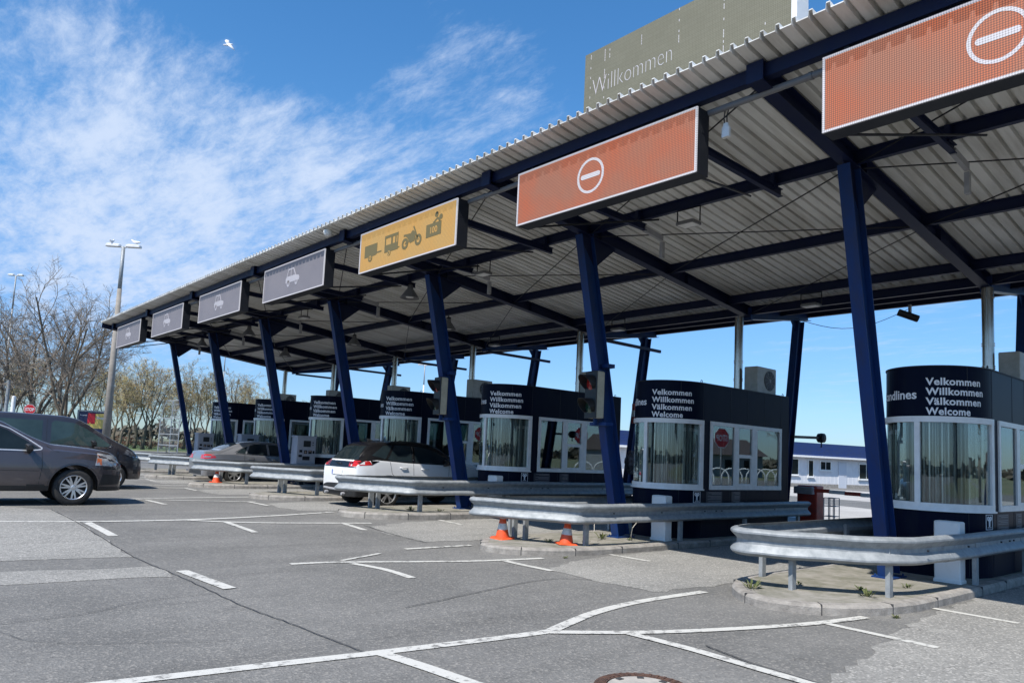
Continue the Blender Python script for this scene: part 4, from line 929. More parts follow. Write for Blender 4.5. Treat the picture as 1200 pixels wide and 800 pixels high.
# traffic lights
def make_tl():
    t = thing('traffic_light', '', 'traffic light', (0, 0, 0), 0, 'two-lamp traffic lights on the front columns')
    b = MB(); b.bbox(-.02, .15, -.17, .17, -.43, .43, .02); b.build('housing', mat('signal_beige', (0.48, 0.44, 0.33), 0.5, base2=(.38, .35, .26), vscale=6), t)
    fp = MB(); fp.bbox(-.045, -.018, -.175, .175, -.435, .435, .01); fp.build('front_plate', BLACK, t)
    for zc, m_, nm in ((.215, mat('lens_red', (0.30, 0.015, 0.012), 0.2, coat=.5), 'red_lens'), (-.215, mat('lens_green', (0.012, 0.05, 0.03), 0.2, coat=.5), 'green_lens')):
        l = MB(); l.lathe([(.0, -.075), (.08, -.068), (.128, -.046)], (0, 0, zc), 'x', 24, caps=False); l.build(nm, m_, t, smooth=True)
        v = MB(); n = 30; vs = []
        for lay in (.150, .143):
            for k in range(n + 1):
                a = -radians(215) / 2 * 1.25 + radians(215) * 1.25 * k / n
                ln = -.30 + .0 * k; y = sin(a) * lay; z = cos(a) * lay; tip = -.06 - .22 * (0.5 + 0.5 * cos(a)) 
                vs += [(-.02, y, z + zc), (tip, y, z + zc - .01)]
        fs = [(2 * k, 2 * k + 2, 2 * k + 3, 2 * k + 1) for k in range(n)]; o = 2 * (n + 1); fs += [tuple(i + o for i in f) for f in fs[:]]; fs += [(2 * k + 1, 2 * k + 3, 2 * k + 3 + o, 2 * k + 1 + o) for k in range(n)]
        v.add(vs, fs); v.lathe([(.128, -.025), (.15, -.03), (.15, -.02)], (0, 0, zc), 'x', 30, caps=False); v.build('visor', BLACK, t, autosm=40)
    br = MB(); br.bx(.14, .30, -.24, .24, .50, .57); br.bx(.14, .30, -.24, .24, -.56, -.50); br.bx(.05, .12, -.02, .02, -.55, .56); br.build('bracket', BLUE, t)
    return t
TL = make_tl()
for k, (i, lb) in enumerate(((1, 'nearest traffic light, clamped to the second leaning column'), (2, 'traffic light on the column behind the white car'))):
    o = TL if k == 0 else dup(TL); o['label'] = lb; Y = 4.56 + P * i; z = g(Y) + 2.86; o.location = (10.50 - (0 if k == 0 else .02), Y + .06, z)
    o.rotation_euler = (0, 0, radians(-11)); o.scale = (1.08, 1.08, 1.05)

# ticket machines
def make_kiosk():
    t = thing('ticket_machine', '', 'ticket machine', (0, 0, 0), 0, 'grey ticket machines on the islands')
    MB().bx(-.05, .05, -.05, .05, 0, .64).build('stand', DARKM, t); b = MB(); b.bbox(-.31, .31, -.22, .22, .62, 1.66, .02); b.bbox(-.33, .33, -.235, .235, 1.64, 1.70, .015); b.build('cabinet', mat('machine_grey', (.40, .40, .43), .45, base2=(.34, .34, .37), vscale=4), t)
    MB().bx(-.10, .13, -.232, -.221, 1.32, 1.53).build('screen', BLACK, t)
    d = MB()
    for x0, x1, z0, z1 in ((-.22, -.13, 1.12, 1.21), (-.07, .03, 1.08, 1.20), (.07, .18, 1.08, 1.20), (.21, .27, 1.09, 1.19), (-.24, -.13, .96, 1.04), (-.11, .12, .86, .99), (.19, .22, 1.45, 1.49), (.19, .22, 1.37, 1.40)): d.bx(x0, x1, -.230, -.221, z0, z1)
    d.build('slot', DARKM, t)
    k_ = MB(); k_.bx(.08, .16, -.236, -.231, 1.15, 1.19); k_.bx(-.05, .0, -.236, -.231, 1.10, 1.17); k_.build('keypad', mat('keypad', (.32, .22, .16), .5), t)
    return t
KM = make_kiosk()
for k, (x, y, i, lb) in enumerate([(11.62, 24.35, 4, 'grey ticket machine standing between the silver sedan and the white car'), (11.62, 34.5, 6, 'grey ticket machine above the boot of the silver sedan, its screen showing'), (11.62, 29.4, 5, 'top of a grey ticket machine showing above the silver sedan roof')]):
    o = KM if k == 0 else dup(KM); o['label'] = lb; o.location = (x, y, g(y) + .12); o.scale = (1.15, 1.0, 1.0)

# barrier between first and second booth
t = thing('barrier', 'open red barrier box with red and white boom beside the second booth', 'barrier', (18.2, 9.2, .12))
MB().bbox(-.19, .19, -.26, .26, 0, 1.08, .02).build('cabinet', REDP, t)
bm_ = MB(); n = 6; red = True
for k in range(8):
    bm_.use(REDP if k % 2 == 0 else WHITE); y0_ = -.25 - .38 * k; bm_.bx(-.30, -.25, y0_ - .38, y0_, .93 - .012 * k, 1.02 - .012 * k)
bm_.build('boom', None, t); MB().bbox(-.34, -.20, -.22, .28, .87, 1.05, .02).build('clamp', GREY, t)
t = thing('wire_basket', 'grey wire basket on posts beside the red barrier box', 'basket', (18.35, 8.72, .12))
m_ = MB()
for x in (-.16, .16):
    for y in (-.12, 0, .12): m_.tube([(x, y, 0), (x, y, .8)], .012, 5)
for z in (.1, .35, .6, .8):
    m_.tube([(-.16, -.12, z), (.16, -.12, z), (.16, .12, z), (-.16, .12, z), (-.16, -.12, z)], .010, 5)
m_.build('frame', GREY, t)
# CCTV arm on rear column
t = thing('arm_camera', 'round black camera on a horizontal arm fixed to the second rear column', 'camera', (17.95, 9.55, 2.42))
MB().beam((0, 0, 0), (1.15, -.12, .03), .07, .07).build('arm', BLACK, t)
m_ = MB(); m_.lathe([(.06, -.1), (.12, -.08), (.13, 0), (.12, .08), (.06, .12)], (1.25, -.14, .03), 'y', 18); m_.tube([(1.25, -.14, -.05), (1.25, -.14, -.22)], .018, 6); m_.build('camera_head', DARKM, t, smooth=False)
t = thing('marker_plate', 'small red and white marker plate high on the third rear column', 'marker', (17.85, 14.62, 2.6))
m_ = MB(); m_.use(REDP); m_.bx(-.22, -.2, -.10, .0, .55, .75); m_.use(WHITE); m_.bx(-.22, -.2, -.10, .0, .35, .55); m_.use(REDP); m_.bx(-.22, -.2, -.10, .0, .15, .35); m_.build('plate', None, t)
random.seed(21); m_ = MB(); n = 16; vs = []; fs = []
for i in range(13):
    ph = pi * i / 12
    for k in range(n):
        a = 2 * pi * k / n; r = .19 * sin(ph) * (1 + random.uniform(-.22, .22)); vs.append((r * cos(a), r * sin(a), .36 * -cos(ph) + .36 + random.uniform(-.02, .02)))
for i in range(12):
    for k in range(n): fs.append((i * n + k, i * n + (k + 1) % n, (i + 1) * n + (k + 1) % n, (i + 1) * n + k))
m_.add(vs, fs); o = m_.build('sack', mat('sack', (.22, .20, .21), .8, base2=(.08, .07, .08), vscale=14)); o.location = (17.45, 14.45, 1.2); tag(o, 'crumpled grey sack tied to the rear column between third and second booth', 'sack')
m_ = MB(); m_.tube([(11.2, 9.2, .125), (11.0, 9.05, .22), (10.95, 8.98, .38), (11.15, 8.93, .60), (11.5, 8.92, .72)], .008, 5); m_.tube([(10.9, 9.6, .5), (10.6, 9.55, .55), (10.3, 9.35, .45), (10.25, 9.3, .3)], .008, 5)
tag(m_.build('loose_cable', mat('cable_grey', (.4, .38, .33), .6), org='auto'), 'loose pale cable curling beside the second column foot', 'cable')

# ------------------------------------------------------------------ cars
def lerp_tab(tab, x):
    if x <= tab[0][0]: return tab[0][1]
    for (a, b), (c, d) in zip(tab, tab[1:]):
        if x <= c:
            t = (x - a) / (c - a) if c > a else 0; return b + (d - b) * t
    return tab[-1][1]
def smooth_tab(tab, n=8):
    pts = smooth_path([(a, b) for a, b in tab], n); out = []
    for p in pts:
        if not out or p.x > out[-1][0] + 1e-5: out.append((p.x, p.y))
    return out
def car_body(sp):
    L, sill = sp['L'], sp['sill']
    top = smooth_tab(sp['top']); belt = sp['belt']; plan = smooth_tab(sp['plan']); rw = smooth_tab(sp['roofw']); R = sp['arch']; wz = sp['wr']
    xs = [L * k / 76 for k in range(77)] + [.012, .03, .05, .075, .1, .14, L - .012, L - .03, L - .05, L - .08, L - .12]
    for wx in sp['wheels']:
        xs += [wx + R * cos(pi * k / 18) for k in range(19)] + [wx - R - .004, wx + R + .004]
    xs = sorted(set(round(x, 4) for x in xs if 0 <= x <= L)); mb = MB()
    nl, ng = 9, 6; rows = []
    for x in xs:
        zt = lerp_tab(top, x); zb = min(lerp_tab(belt, x), zt - .035); zs = max(sill, lerp_tab(sp.get('under', [(0, sill), (L, sill)]), x))
        for wx in sp['wheels']:
            if abs(x - wx) < R: zs = max(zs, wz + sqrt(max(0, R * R - (x - wx) ** 2)))
        zs = min(zs, zb - .02); Pw = lerp_tab(plan, x); Rw = min(lerp_tab(rw, x), Pw * .965)
        sy = lambda z: Pw * (1 - .10 * max(0, (.55 - z) / .4) ** 2 - .055 * max(0, (z - .70) / .45) ** 2 + .006 * max(0, 1 - abs(z - sp.get('crease', .78)) / .05))
        pts = [(0, zs), (Pw * .55, zs), (sy(zs) - .02, zs)]
        for k in range(nl): z = zs + .012 + (zb - zs - .012) * k / (nl - 1); pts.append((sy(z), z))
        yb = sy(zb); h = zt - zb; rc = min(.085, h * .7)
        for k in range(1, ng + 1):
            s_ = k / ng; pts.append((yb + (Rw - yb) * s_ + .018 * sin(pi * s_) * min(1, h / .3), zb + (h - rc) * s_))
        pts += [(Rw - .018, zt - rc * .5), (Rw - .055, zt - rc * .14), (Rw * .84, zt + .004), (Rw * .5, zt + .016), (0, zt + .022)]
        rows.append([(x, zz) for zz in ()] or pts)
    m = len(rows[0]); vs = []
    for x, pts in zip(xs, rows):
        for y, z in pts: vs.append((x, -y, z))
        for y, z in pts[::-1][1:-1]: vs.append((x, y, z))
    M_ = 2 * m - 2; body, trim, roofm, clad = sp['paint'], BLACK, sp.get('roofpaint'), sp.get('clad', 0)
    for i in range(len(xs) - 1):
        for k in range(M_):
            kk = k if k < m else M_ - 1 - k
            f = (i * M_ + k, i * M_ + (k + 1) % M_, (i + 1) * M_ + (k + 1) % M_, (i + 1) * M_ + k)
            zc = sum(vs[j][2] for j in f) / 4; xc = sum(vs[j][0] for j in f) / 4
            mt = body
            if kk < 3: mt = trim
            elif zc < clad: mt = trim
            elif roofm and kk >= 3 + nl - 1 and sp['roofx'][0] < xc < sp['roofx'][1]: mt = roofm
            mb.use(mt); mb.add([vs[j] for j in f], [(0, 1, 2, 3)])
    mb.use(trim if clad else body)
    mb.add([vs[k] for k in range(M_)], [tuple(range(M_))]); o = (len(xs) - 1) * M_; mb.add([vs[o + k] for k in range(M_)], [tuple(range(M_))])
    # merge
    me = bpy.data.meshes.new('body'); me.from_pydata(mb.v, [], mb.f)
    for k in mb.mats: me.materials.append(k)
    me.polygons.foreach_set('material_index', mb.m); bm = bmesh.new(); bm.from_mesh(me); bmesh.ops.remove_doubles(bm, verts=bm.verts, dist=.0005)
    bmesh.ops.dissolve_degenerate(bm, edges=bm.edges, dist=.0002); bmesh.ops.recalc_face_normals(bm, faces=bm.faces); bvh = BVHTree.FromBMesh(bm); bm.to_mesh(me); bm.free()
    me.polygons.foreach_set('use_smooth', [True] * len(me.polygons)); me.set_sharp_from_angle(angle=radians(38))
    return me, bvh
def project(bvh, polys, view, name, m, parent, off=.004, step=.09, thick=.012, mats=None):
    """polys in 2D: view 'side' -> (x,z) cast along +y from -y; 'side2' mirrored; 'rear' -> (y,z) cast along +x; 'front'; 'top' -> (x,y)"""
    bm = bmesh.new()
    for poly in polys:
        try: bm.faces.new([bm.verts.new((a, b, 0)) for a, b in poly])
        except Exception: continue
    xs = [v.co.x for v in bm.verts]; ys = [v.co.y for v in bm.verts]
    for ax, lo, hi in ((0, min(xs), max(xs)), (1, min(ys), max(ys))):
        k = math.floor(lo / step) + 1
        while k * step < hi:
            co = [0, 0, 0]; no = [0, 0, 0]; co[ax] = k * step; no[ax] = 1; bmesh.ops.bisect_plane(bm, geom=bm.verts[:] + bm.edges[:] + bm.faces[:], plane_co=co, plane_no=no); k += 1
    bmesh.ops.triangulate(bm, faces=bm.faces[:])
    org = {}
    for v in bm.verts:
        a, b = v.co.x, v.co.y
        if view == 'side': o_, d_ = Vector((a, -5, b)), Vector((0, 1, 0))
        elif view == 'side2': o_, d_ = Vector((a, 5, b)), Vector((0, -1, 0))
        elif view == 'rear': o_, d_ = Vector((-5, a, b)), Vector((1, 0, 0))
        elif view == 'front': o_, d_ = Vector((15, a, b)), Vector((-1, 0, 0))
        else: o_, d_ = Vector((a, b, 9)), Vector((0, 0, -1))
        h = bvh.ray_cast(o_, d_)
        if h[0] is None: h = bvh.find_nearest(o_ + d_ * 4.2)
        nrm = h[1]
        if nrm.dot(d_) > 0: nrm = -nrm
        v.co = h[0] + nrm * off; org[v] = nrm
    be = [e for e in bm.edges if len(e.link_faces) == 1]
    r = bmesh.ops.extrude_edge_only(bm, edges=be); newv = [x for x in r['geom'] if isinstance(x, bmesh.types.BMVert)]
    from mathutils.kdtree import KDTree
    kd = KDTree(len(org)); ks = list(org.keys())
    for i, v in enumerate(ks): kd.insert(v.co, i)
    kd.balance()
    for v in newv: v.co = v.co - org[ks[kd.find(v.co)[1]]] * thick
    bmesh.ops.recalc_face_normals(bm, faces=bm.faces)
    me = bpy.data.meshes.new(name); bm.to_mesh(me); bm.free(); me.materials.append(m)
    me.polygons.foreach_set('use_smooth', [True] * len(me.polygons)); me.set_sharp_from_angle(angle=radians(45))
    o = bpy.data.objects.new(name, me); C.objects.link(o); o.parent = parent; return o
def make_wheel(parent, x, y, r, w, spokes, style, side):
    wt = piece('wheel', parent, (x, y, r)); s = side   # side -1: outer face towards -y
    t_ = MB(); t_.lathe([(r * .66, -w / 2), (r * .80, -w / 2 - .006), (r * .93, -w / 2 + .004), (r * .985, -w * .38), (r, -w * .25), (r, w * .25), (r * .985, w * .38), (r * .93, w / 2 - .004), (r * .80, w / 2 + .006), (r * .66, w / 2)], (0, 0, 0), 'y', 44, caps=False)
    t_.build('tyre', RUBBER, wt, smooth=True)
    rm = MB(); o_ = s * w / 2
    rm.use(ALLOY); rm.lathe([(r * .675, o_ * 1.0), (r * .66, o_ * 1.02), (r * .62, o_ * .92), (r * .61, o_ * .5)], (0, 0, 0), 'y', 40, caps=False)
    rm.use(BLACK); rm.lathe([(r * .62, o_ * .3), (.0, o_ * .3)], (0, 0, 0), 'y', 30, caps=False)
    rm.use(ALLOY); rm.lathe([(.0, o_ * .97), (r * .10, o_ * .96), (r * .15, o_ * .86), (r * .16, o_ * .5)], (0, 0, 0), 'y', 20, caps=False)
    for k in range(spokes):
        a0 = 2 * pi * k / spokes + .3
        for dlt in ((-.16, .16) if style == 'double' else (0,)):
            a1 = a0 + dlt; ww = r * (.045 if style == 'double' else .075)
            p0 = Vector((cos(a0 + dlt * .4) * r * .12, 0, sin(a0 + dlt * .4) * r * .12)); p1 = Vector((cos(a1) * r * .635, 0, sin(a1) * r * .635)); d = (p1 - p0).normalized(); nn_ = Vector((-d.z, 0, d.x))
            vs = []
            for p, wd, yy in ((p0, ww * 1.2, .90), (p1, ww * .8, .94)):
                for q, ydel in ((-1, yy), (1, yy), (1.3, yy - .22), (-1.3, yy - .22)): vs.append((p.x + nn_.x * wd * q, o_ * ydel, p.z + nn_.z * wd * q))
            rm.add(vs, [(0, 1, 5, 4), (1, 2, 6, 5), (2, 3, 7, 6), (3, 0, 4, 7), (0, 3, 2, 1), (4, 5, 6, 7)])
    rm.build('rim', None, wt, autosm=30); return wt
def annulus(cx, cz, r0, r1, a0, a1, n=18): return ring(cx, cz, r0, r1, n, a0, a1)
def car(name, label, cat, sp, loc, scale, rz=0):
    t = thing(name, label, cat, loc, rz); t.scale = (scale,) * 3
    me, bvh = car_body(sp); bo = bpy.data.objects.new('body', me); C.objects.link(bo); bo.parent = t
    hw = sp['track']
    for wx in sp['wheels']:
        for s in (-1, 1): make_wheel(t, wx, s * (hw - sp['ww'] / 2), sp['wr'], sp['ww'], sp['spokes'], sp['style'], s)
    for w in sp['windows']:
        for v in ('side', 'side2'): project(bvh, [w], v, 'window', sp.get('glass', CGLASS), t)
    if 'wtrim' in sp:
        for v in ('side', 'side2'):
            for tr, wd in sp['wtrim']: project(bvh, stroke(tr, wd), v, 'window_trim', sp.get('trimmat', CHROME), t, .008, .15, .01)
    for v in ('side', 'side2'):
        for ln in sp.get('lines', []): project(bvh, stroke(ln, .010), v, 'door_seam', BLACK, t, .0015, .12, .004)
        if sp.get('lip'):
            for wx in sp['wheels']: project(bvh, annulus(wx, sp['wr'], sp['arch'] - .005, sp['arch'] + sp['lip'], .02, pi - .02, 20), v, 'arch_trim', sp.get('lipmat', BLACK), t, .010, .3, .03)
    for nm, view, polys, m_ in sp.get('extras', []):
        for pl in polys: project(bvh, [pl], view, nm, m_, t, .006, .07, .015)
    # mirrors
    mx, mz = sp['mirror']; hwm = lerp_tab(sp['plan'], mx)
    for s in (-1, 1):
        m_ = MB(); m_.use(sp.get('mirrorpaint', sp['paint']))
        prof = [(0, -.14), (.055, -.13), (.085, -.06), (.09, .04), (.07, .11), (0, .13)]
        cx_, cy_, cz_ = mx, s * (hwm + .06), mz
        vs = []; n = 10
        for i in range(7):
            f_ = i / 6; rr = sin(pi * (0.16 + .68 * f_)); 
            for k in range(n): a = 2 * pi * k / n; sg = lambda q: math.copysign(abs(q) ** .55, q); vs.append((cx_ + sg(cos(a)) * .065 * rr + .015 * f_ - .03 * (sin(a) > .1), cy_ + (f_ - .45) * .24 * s, cz_ + sg(sin(a)) * .082 * rr))
        m_.add(vs, [(i * n + k, i * n + (k + 1) % n, (i + 1) * n + (k + 1) % n, (i + 1) * n + k) for i in range(6) for k in range(n)] + [tuple(range(n)), tuple(range(6 * n, 7 * n))])
        m_.use(BLACK); m_.bx(cx_ - .03, cx_ + .05, min(s * (hwm - .1), s * (hwm + .0)), max(s * (hwm - .1), s * (hwm + .0)), cz_ - .09, cz_ - .04); m_.build('mirror', None, t, smooth=False, autosm=50)
    hn = sp.get('handles', [])
    for hx, hz in hn:
        for s, v in ((-1, 'side'), (1, 'side2')):
            h = bvh.ray_cast(Vector((hx, s * 5, hz)), Vector((0, -s, 0)))
            yy = h[0].y + s * .028; m_ = MB(); m_.tube([(hx - .11, yy - s * .03, hz), (hx - .08, yy, hz), (hx + .08, yy, hz), (hx + .11, yy - s * .03, hz)], .014, 6); m_.build('door_handle', sp.get('handlemat', sp['paint']), t, smooth=True)
    for fnc in sp.get('more', []): fnc(t, bvh)
    return t
def paint(name, c, var=.1, rough=.32, metal=.35): return mat(name, c, rough, metal, base2=tuple(k * (1 - var) for k in c), vscale=2, coat=1.0)

# --- dark brown-grey SUV, front wheel in view
sp = dict(L=4.8, sill=.30, wheels=(.98, 3.84), wr=.375, arch=.455, ww=.24, track=.92, spokes=7, style='double', paint=paint('suv_paint', (0.075, 0.062, 0.064)), clad=.40,
    top=[(0, .60), (.02, .95), (.12, 1.10), (.30, 1.50), (.55, 1.70), (1.2, 1.765), (2.0, 1.76), (2.45, 1.69), (2.75, 1.54), (3.05, 1.38), (3.38, 1.25), (3.6, 1.225), (4.1, 1.18), (4.48, 1.11), (4.67, 1.01), (4.76, .85), (4.8, .58)],
    belt=[(0, 1.0), (.5, 1.14), (3.2, 1.10), (3.5, 1.12), (4.2, 1.06), (4.8, .85)], plan=[(0, .72), (.08, .84), (.35, .92), (1.2, .95), (3.6, .95), (4.2, .925), (4.5, .85), (4.68, .74), (4.77, .62), (4.8, .5)],
    roofw=[(0, .62), (.4, .66), (1.2, .67), (2.4, .64), (3.0, .72), (3.4, .80), (4.3, .80), (4.8, .45)],
    windows=[[(2.05, 1.135), (3.02, 1.125), (3.17, 1.15), (2.95, 1.30), (2.62, 1.50), (2.30, 1.625), (2.08, 1.64)], [(1.0, 1.15), (1.98, 1.135), (2.01, 1.64), (1.25, 1.66), (.95, 1.60)], [(.35, 1.2), (.92, 1.17), (.85, 1.58), (.6, 1.5)]],
    wtrim=[([(.3, 1.15), (1.0, 1.13), (2.05, 1.115), (3.02, 1.105), (3.20, 1.13), (3.22, 1.16), (3.0, 1.32), (2.66, 1.53), (2.32, 1.65)], .022)],
    lines=[[(3.20, .42), (3.24, .8), (3.22, 1.09)], [(2.02, .40), (2.02, 1.12)], [(1.30, .6), (1.02, .95), (.98, 1.14)], [(3.30, 1.22), (3.42, 1.12), (3.52, 1.09)], [(4.43, .62), (4.44, .50)], [(.1, .70), (1.0, .71), (2.0, .71), (3.2, .71)]], lip=.045, lipmat=paint('suv_paint', (0.075, 0.062, 0.064)), mirror=(2.98, 1.17), handles=[(2.25, .98), (1.2, 1.0)],
    extras=[('headlight', 'side', [[(4.20, .84), (4.62, .82), (4.68, .92), (4.60, 1.05), (4.24, 1.09)]], mat('lamp_clear', (.62, .62, .60), .12, .3, base2=(.35, .36, .36), vscale=8, coat=.8)), ('indicator', 'side', [[(4.225, .85), (4.33, .845), (4.31, 1.05), (4.235, 1.06)]], mat('amber_lens', (.60, .16, .06), .15, coat=.6)),
            ('headlight', 'side2', [[(4.20, .84), (4.62, .82), (4.68, .92), (4.60, 1.05), (4.24, 1.09)]], MATS['lamp_clear']), ('bumper_trim', 'side', [[(4.30, .42), (4.72, .44), (4.76, .62), (4.36, .66)], [(4.34, .80), (4.60, .79), (4.66, .74), (4.36, .755)], [(3.0, .44), (3.30, .44), (3.34, .31), (3.0, .31)]], BLACK), ('grille', 'front', [[(-.34, .62), (.34, .62), (.4, .86), (-.4, .86)]], DARKM), ('numberplate', 'front', [[(-.26, .5), (.26, .5), (.26, .6), (-.26, .6)]], WHITE)],
    mirrorpaint=BLACK, trimmat=mat('satin_trim', (.6, .6, .6), .35, .5))
SX = 1.03
car('suv', 'dark brown-grey SUV at the left edge with a seven-spoke alloy front wheel', 'car', sp, (4.45 - 4.8 * SX, 18.05 + .95 * SX, .125), SX)
# --- dark van
vp = paint('van_paint', (0.045, 0.042, 0.048))
sp = dict(L=4.8, sill=.27, wheels=(1.0, 3.98), wr=.335, arch=.40, ww=.22, track=.93, spokes=5, style='single', paint=vp, clad=.30, glass=VGLASS,
    top=[(0, .6), (.02, 1.2), (.08, 1.75), (.2, 1.90), (1.0, 1.95), (2.4, 1.94), (2.9, 1.90), (3.2, 1.80), (3.55, 1.58), (3.9, 1.37), (4.1, 1.27), (4.4, 1.13), (4.62, .98), (4.74, .82), (4.80, .55)],
    belt=[(0, 1.15), (3.3, 1.12), (3.9, 1.10), (4.3, 1.0), (4.8, .8)], plan=[(0, .8), (.1, .88), (.5, .95), (3.6, .95), (4.1, .92), (4.45, .82), (4.68, .66), (4.77, .54), (4.8, .45)], roofw=[(0, .70), (.5, .76), (2.8, .76), (3.4, .74), (3.9, .80), (4.4, .74), (4.8, .4)],
    windows=[[(2.42, 1.19), (3.3, 1.16), (3.78, 1.15), (3.86, 1.20), (3.6, 1.40), (3.25, 1.62), (2.95, 1.76), (2.50, 1.80), (2.42, 1.74)], [(.95, 1.22), (2.22, 1.19), (2.22, 1.79), (1.0, 1.80)], [(.2, 1.24), (.85, 1.23), (.86, 1.78), (.3, 1.76)]],
    wtrim=[([(3.4, 1.13), (3.80, 1.125), (3.90, 1.18), (3.86, 1.235)], .022)], lines=[[(2.32, .35), (2.32, 1.83)], [(3.42, .4), (3.44, 1.12)]], lip=.02, lipmat=vp, mirror=(3.42, 1.24), handles=[(2.55, 1.0), (1.9, 1.0)],
    extras=[('headlight', 'side', [[(4.20, .98), (4.56, .86), (4.66, .92), (4.5, 1.03), (4.3, 1.10)]], mat('lamp_dark', (.30, .31, .33), .12, .4, base2=(.08, .08, .09), vscale=12, coat=.8)), ('headlight', 'side2', [[(4.20, .98), (4.56, .86), (4.66, .92), (4.5, 1.03), (4.3, 1.10)]], MATS['lamp_dark']),
            ('fog_lamp', 'side', [[(4.52, .42), (4.66, .42), (4.66, .54), (4.54, .54)]], BLACK), ('grille', 'front', [[(-.4, .5), (.4, .5), (.45, .75), (-.45, .75)]], DARKM)], mirrorpaint=BLACK)
# quarter-light post in the front window
car('van', 'dark grey van behind the SUV, its sloping bonnet facing right', 'van', sp, (6.12 - 4.8 * 1.0, 23.35 + .95, .135), 1.03)
# --- white compact SUV with black roof
wp = mat('white_car_paint', (0.72, 0.72, 0.71), .3, 0.0, coat=1.0, base2=(.68, .68, .67), vscale=2)
blk = mat('gloss_black', (0.008, 0.008, 0.009), .22, 0, coat=.15, spec=.25)
def plate(t, bvh, z, txt, w=.52, h=.115):
    hh = bvh.ray_cast(Vector((-5, 0, z)), Vector((1, 0, 0))); x = hh[0].x
    m_ = MB(); m_.bx(x - .022, x - .002, -w / 2, w / 2, z - h / 2, z + h / 2); p_ = m_.build('numberplate', WHITE, t)
    m_ = MB(); m_.bx(x - .0245, x - .0225, w / 2 - .045, w / 2, z - h / 2, z + h / 2); m_.build('plate_band', mat('plate_blue', (.02, .08, .4), .4), p_)
def wiper(t, bvh):
    m_ = MB(); m_.tube([(.10, 0, 1.08), (.16, -.18, 1.16), (.2, -.3, 1.2)], .008, 5); m_.build('wiper', BLACK, t)
def rails_(t, bvh):
    for s in (-1, 1):
        pts = []
        for k in range(9):
            x = 1.0 + k * .21; h = bvh.ray_cast(Vector((x, s * .56, 5)), Vector((0, 0, -1))); pts.append((x, s * .56, h[0].z + (.035 if 0 < k < 8 else .0)))
        MB().tube(pts, .014, 6).build('roof_rail', BLACK, t, smooth=True)
    h = bvh.ray_cast(Vector((.95, 0, 5)), Vector((0, 0, -1)))
    m_ = MB(); z = h[0].z; m_.add([(.80, -.03, z), (.80, .03, z), (1.02, -.03, z - .0), (1.02, .03, z), (.78, 0, z + .07)], [(0, 1, 4), (1, 3, 4), (3, 2, 4), (2, 0, 4)]); m_.build('antenna', BLACK, t)
def bumper_silver(t, bvh):
    m_ = MB(); m_.tube([(-.01, -.60, .43), (-.035, -.2, .42), (-.035, .2, .42), (-.01, .60, .43)], .03, 8)
    for s in (-1, 1): m_.lathe([(.035, -.06), (.04, .02), (.03, .05)], (-.02, s * .42, .33), 'x', 12)
    m_.build('exhaust_trim', GREY, t)
sp = dict(L=4.45, sill=.27, wheels=(.93, 3.60), wr=.345, arch=.415, ww=.225, track=.91, spokes=5, style='double', paint=wp, roofpaint=blk, roofx=(.14, 3.1), clad=.50,
    top=[(0, .55), (.015, .84), (.05, 1.04), (.12, 1.15), (.25, 1.27), (.42, 1.44), (.62, 1.56), (.85, 1.61), (1.6, 1.64), (2.1, 1.625), (2.5, 1.55), (2.9, 1.37), (3.15, 1.22), (3.4, 1.16), (3.9, 1.09), (4.25, .96), (4.38, .72), (4.45, .5)],
    belt=[(0, .96), (.25, 1.13), (.6, 1.17), (1.5, 1.12), (2.8, 1.09), (3.3, 1.06), (4.0, .96), (4.45, .7)], plan=[(0, .68), (.03, .76), (.12, .85), (.4, .91), (1.0, .925), (3.5, .92), (3.95, .87), (4.25, .74), (4.4, .58), (4.45, .45)],
    roofw=[(0, .6), (.3, .62), (.7, .60), (1.6, .61), (2.4, .60), (2.9, .68), (3.3, .76), (4.0, .74), (4.45, .4)],
    windows=[[(1.72, 1.14), (2.84, 1.11), (2.94, 1.15), (2.55, 1.40), (2.15, 1.52), (1.80, 1.55)], [(.92, 1.20), (1.0, 1.165), (1.63, 1.145), (1.70, 1.55), (1.25, 1.56)], [(.50, 1.28), (.85, 1.20), (1.15, 1.54), (.9, 1.53)]],
    wtrim=[([(1.65, 1.13), (1.74, 1.54)], .012)], trimmat=CHROME,
    lines=[[(1.62, .45), (1.66, .75), (1.66, 1.12)], [(2.72, .45), (2.78, 1.08)], [(1.28, .62), (1.02, .85), (.97, 1.14)], [(.14, .70), (.45, .74), (.50, .60)]], lip=.055, mirror=(2.62, 1.16), handles=[(1.36, 1.00), (2.0, .98)], handlemat=wp, mirrorpaint=blk,
    extras=[('tail_light', 'side', [[(.06, 1.02), (.46, 1.05), (.40, 1.14), (.13, 1.14)]], RED), ('tail_light', 'side2', [[(.06, 1.02), (.46, 1.05), (.40, 1.14), (.13, 1.14)]], RED),
            ('tail_panel', 'rear', [[(-.80, .97), (.80, .97), (.76, 1.12), (-.76, 1.12)]], blk), ('tail_light', 'rear', [[(-.80, 1.0), (-.50, 1.0), (-.48, 1.11), (-.77, 1.11)]], RED), ('tail_light', 'rear', [[(.80, 1.0), (.50, 1.0), (.48, 1.11), (.77, 1.11)]], RED),
            ('rear_window', 'rear', [[(-.62, 1.16), (.62, 1.16), (.50, 1.50), (-.50, 1.50)]], CGLASS), ('rear_lamp_fin', 'side', [[(.46, 1.05), (.66, 1.15), (.42, 1.15)]], blk), ('reflector', 'rear', [[(-.68, .50), (-.52, .50), (-.52, .53), (-.68, .53)]], RED)],
    more=[lambda t, b: plate(t, b, .84, ''), rails_, bumper_silver, lambda t, b: MB().bbox(-.0, .03, -.12, .12, 1.05, 1.08, .004).build('emblem_bar', CHROME, t)])
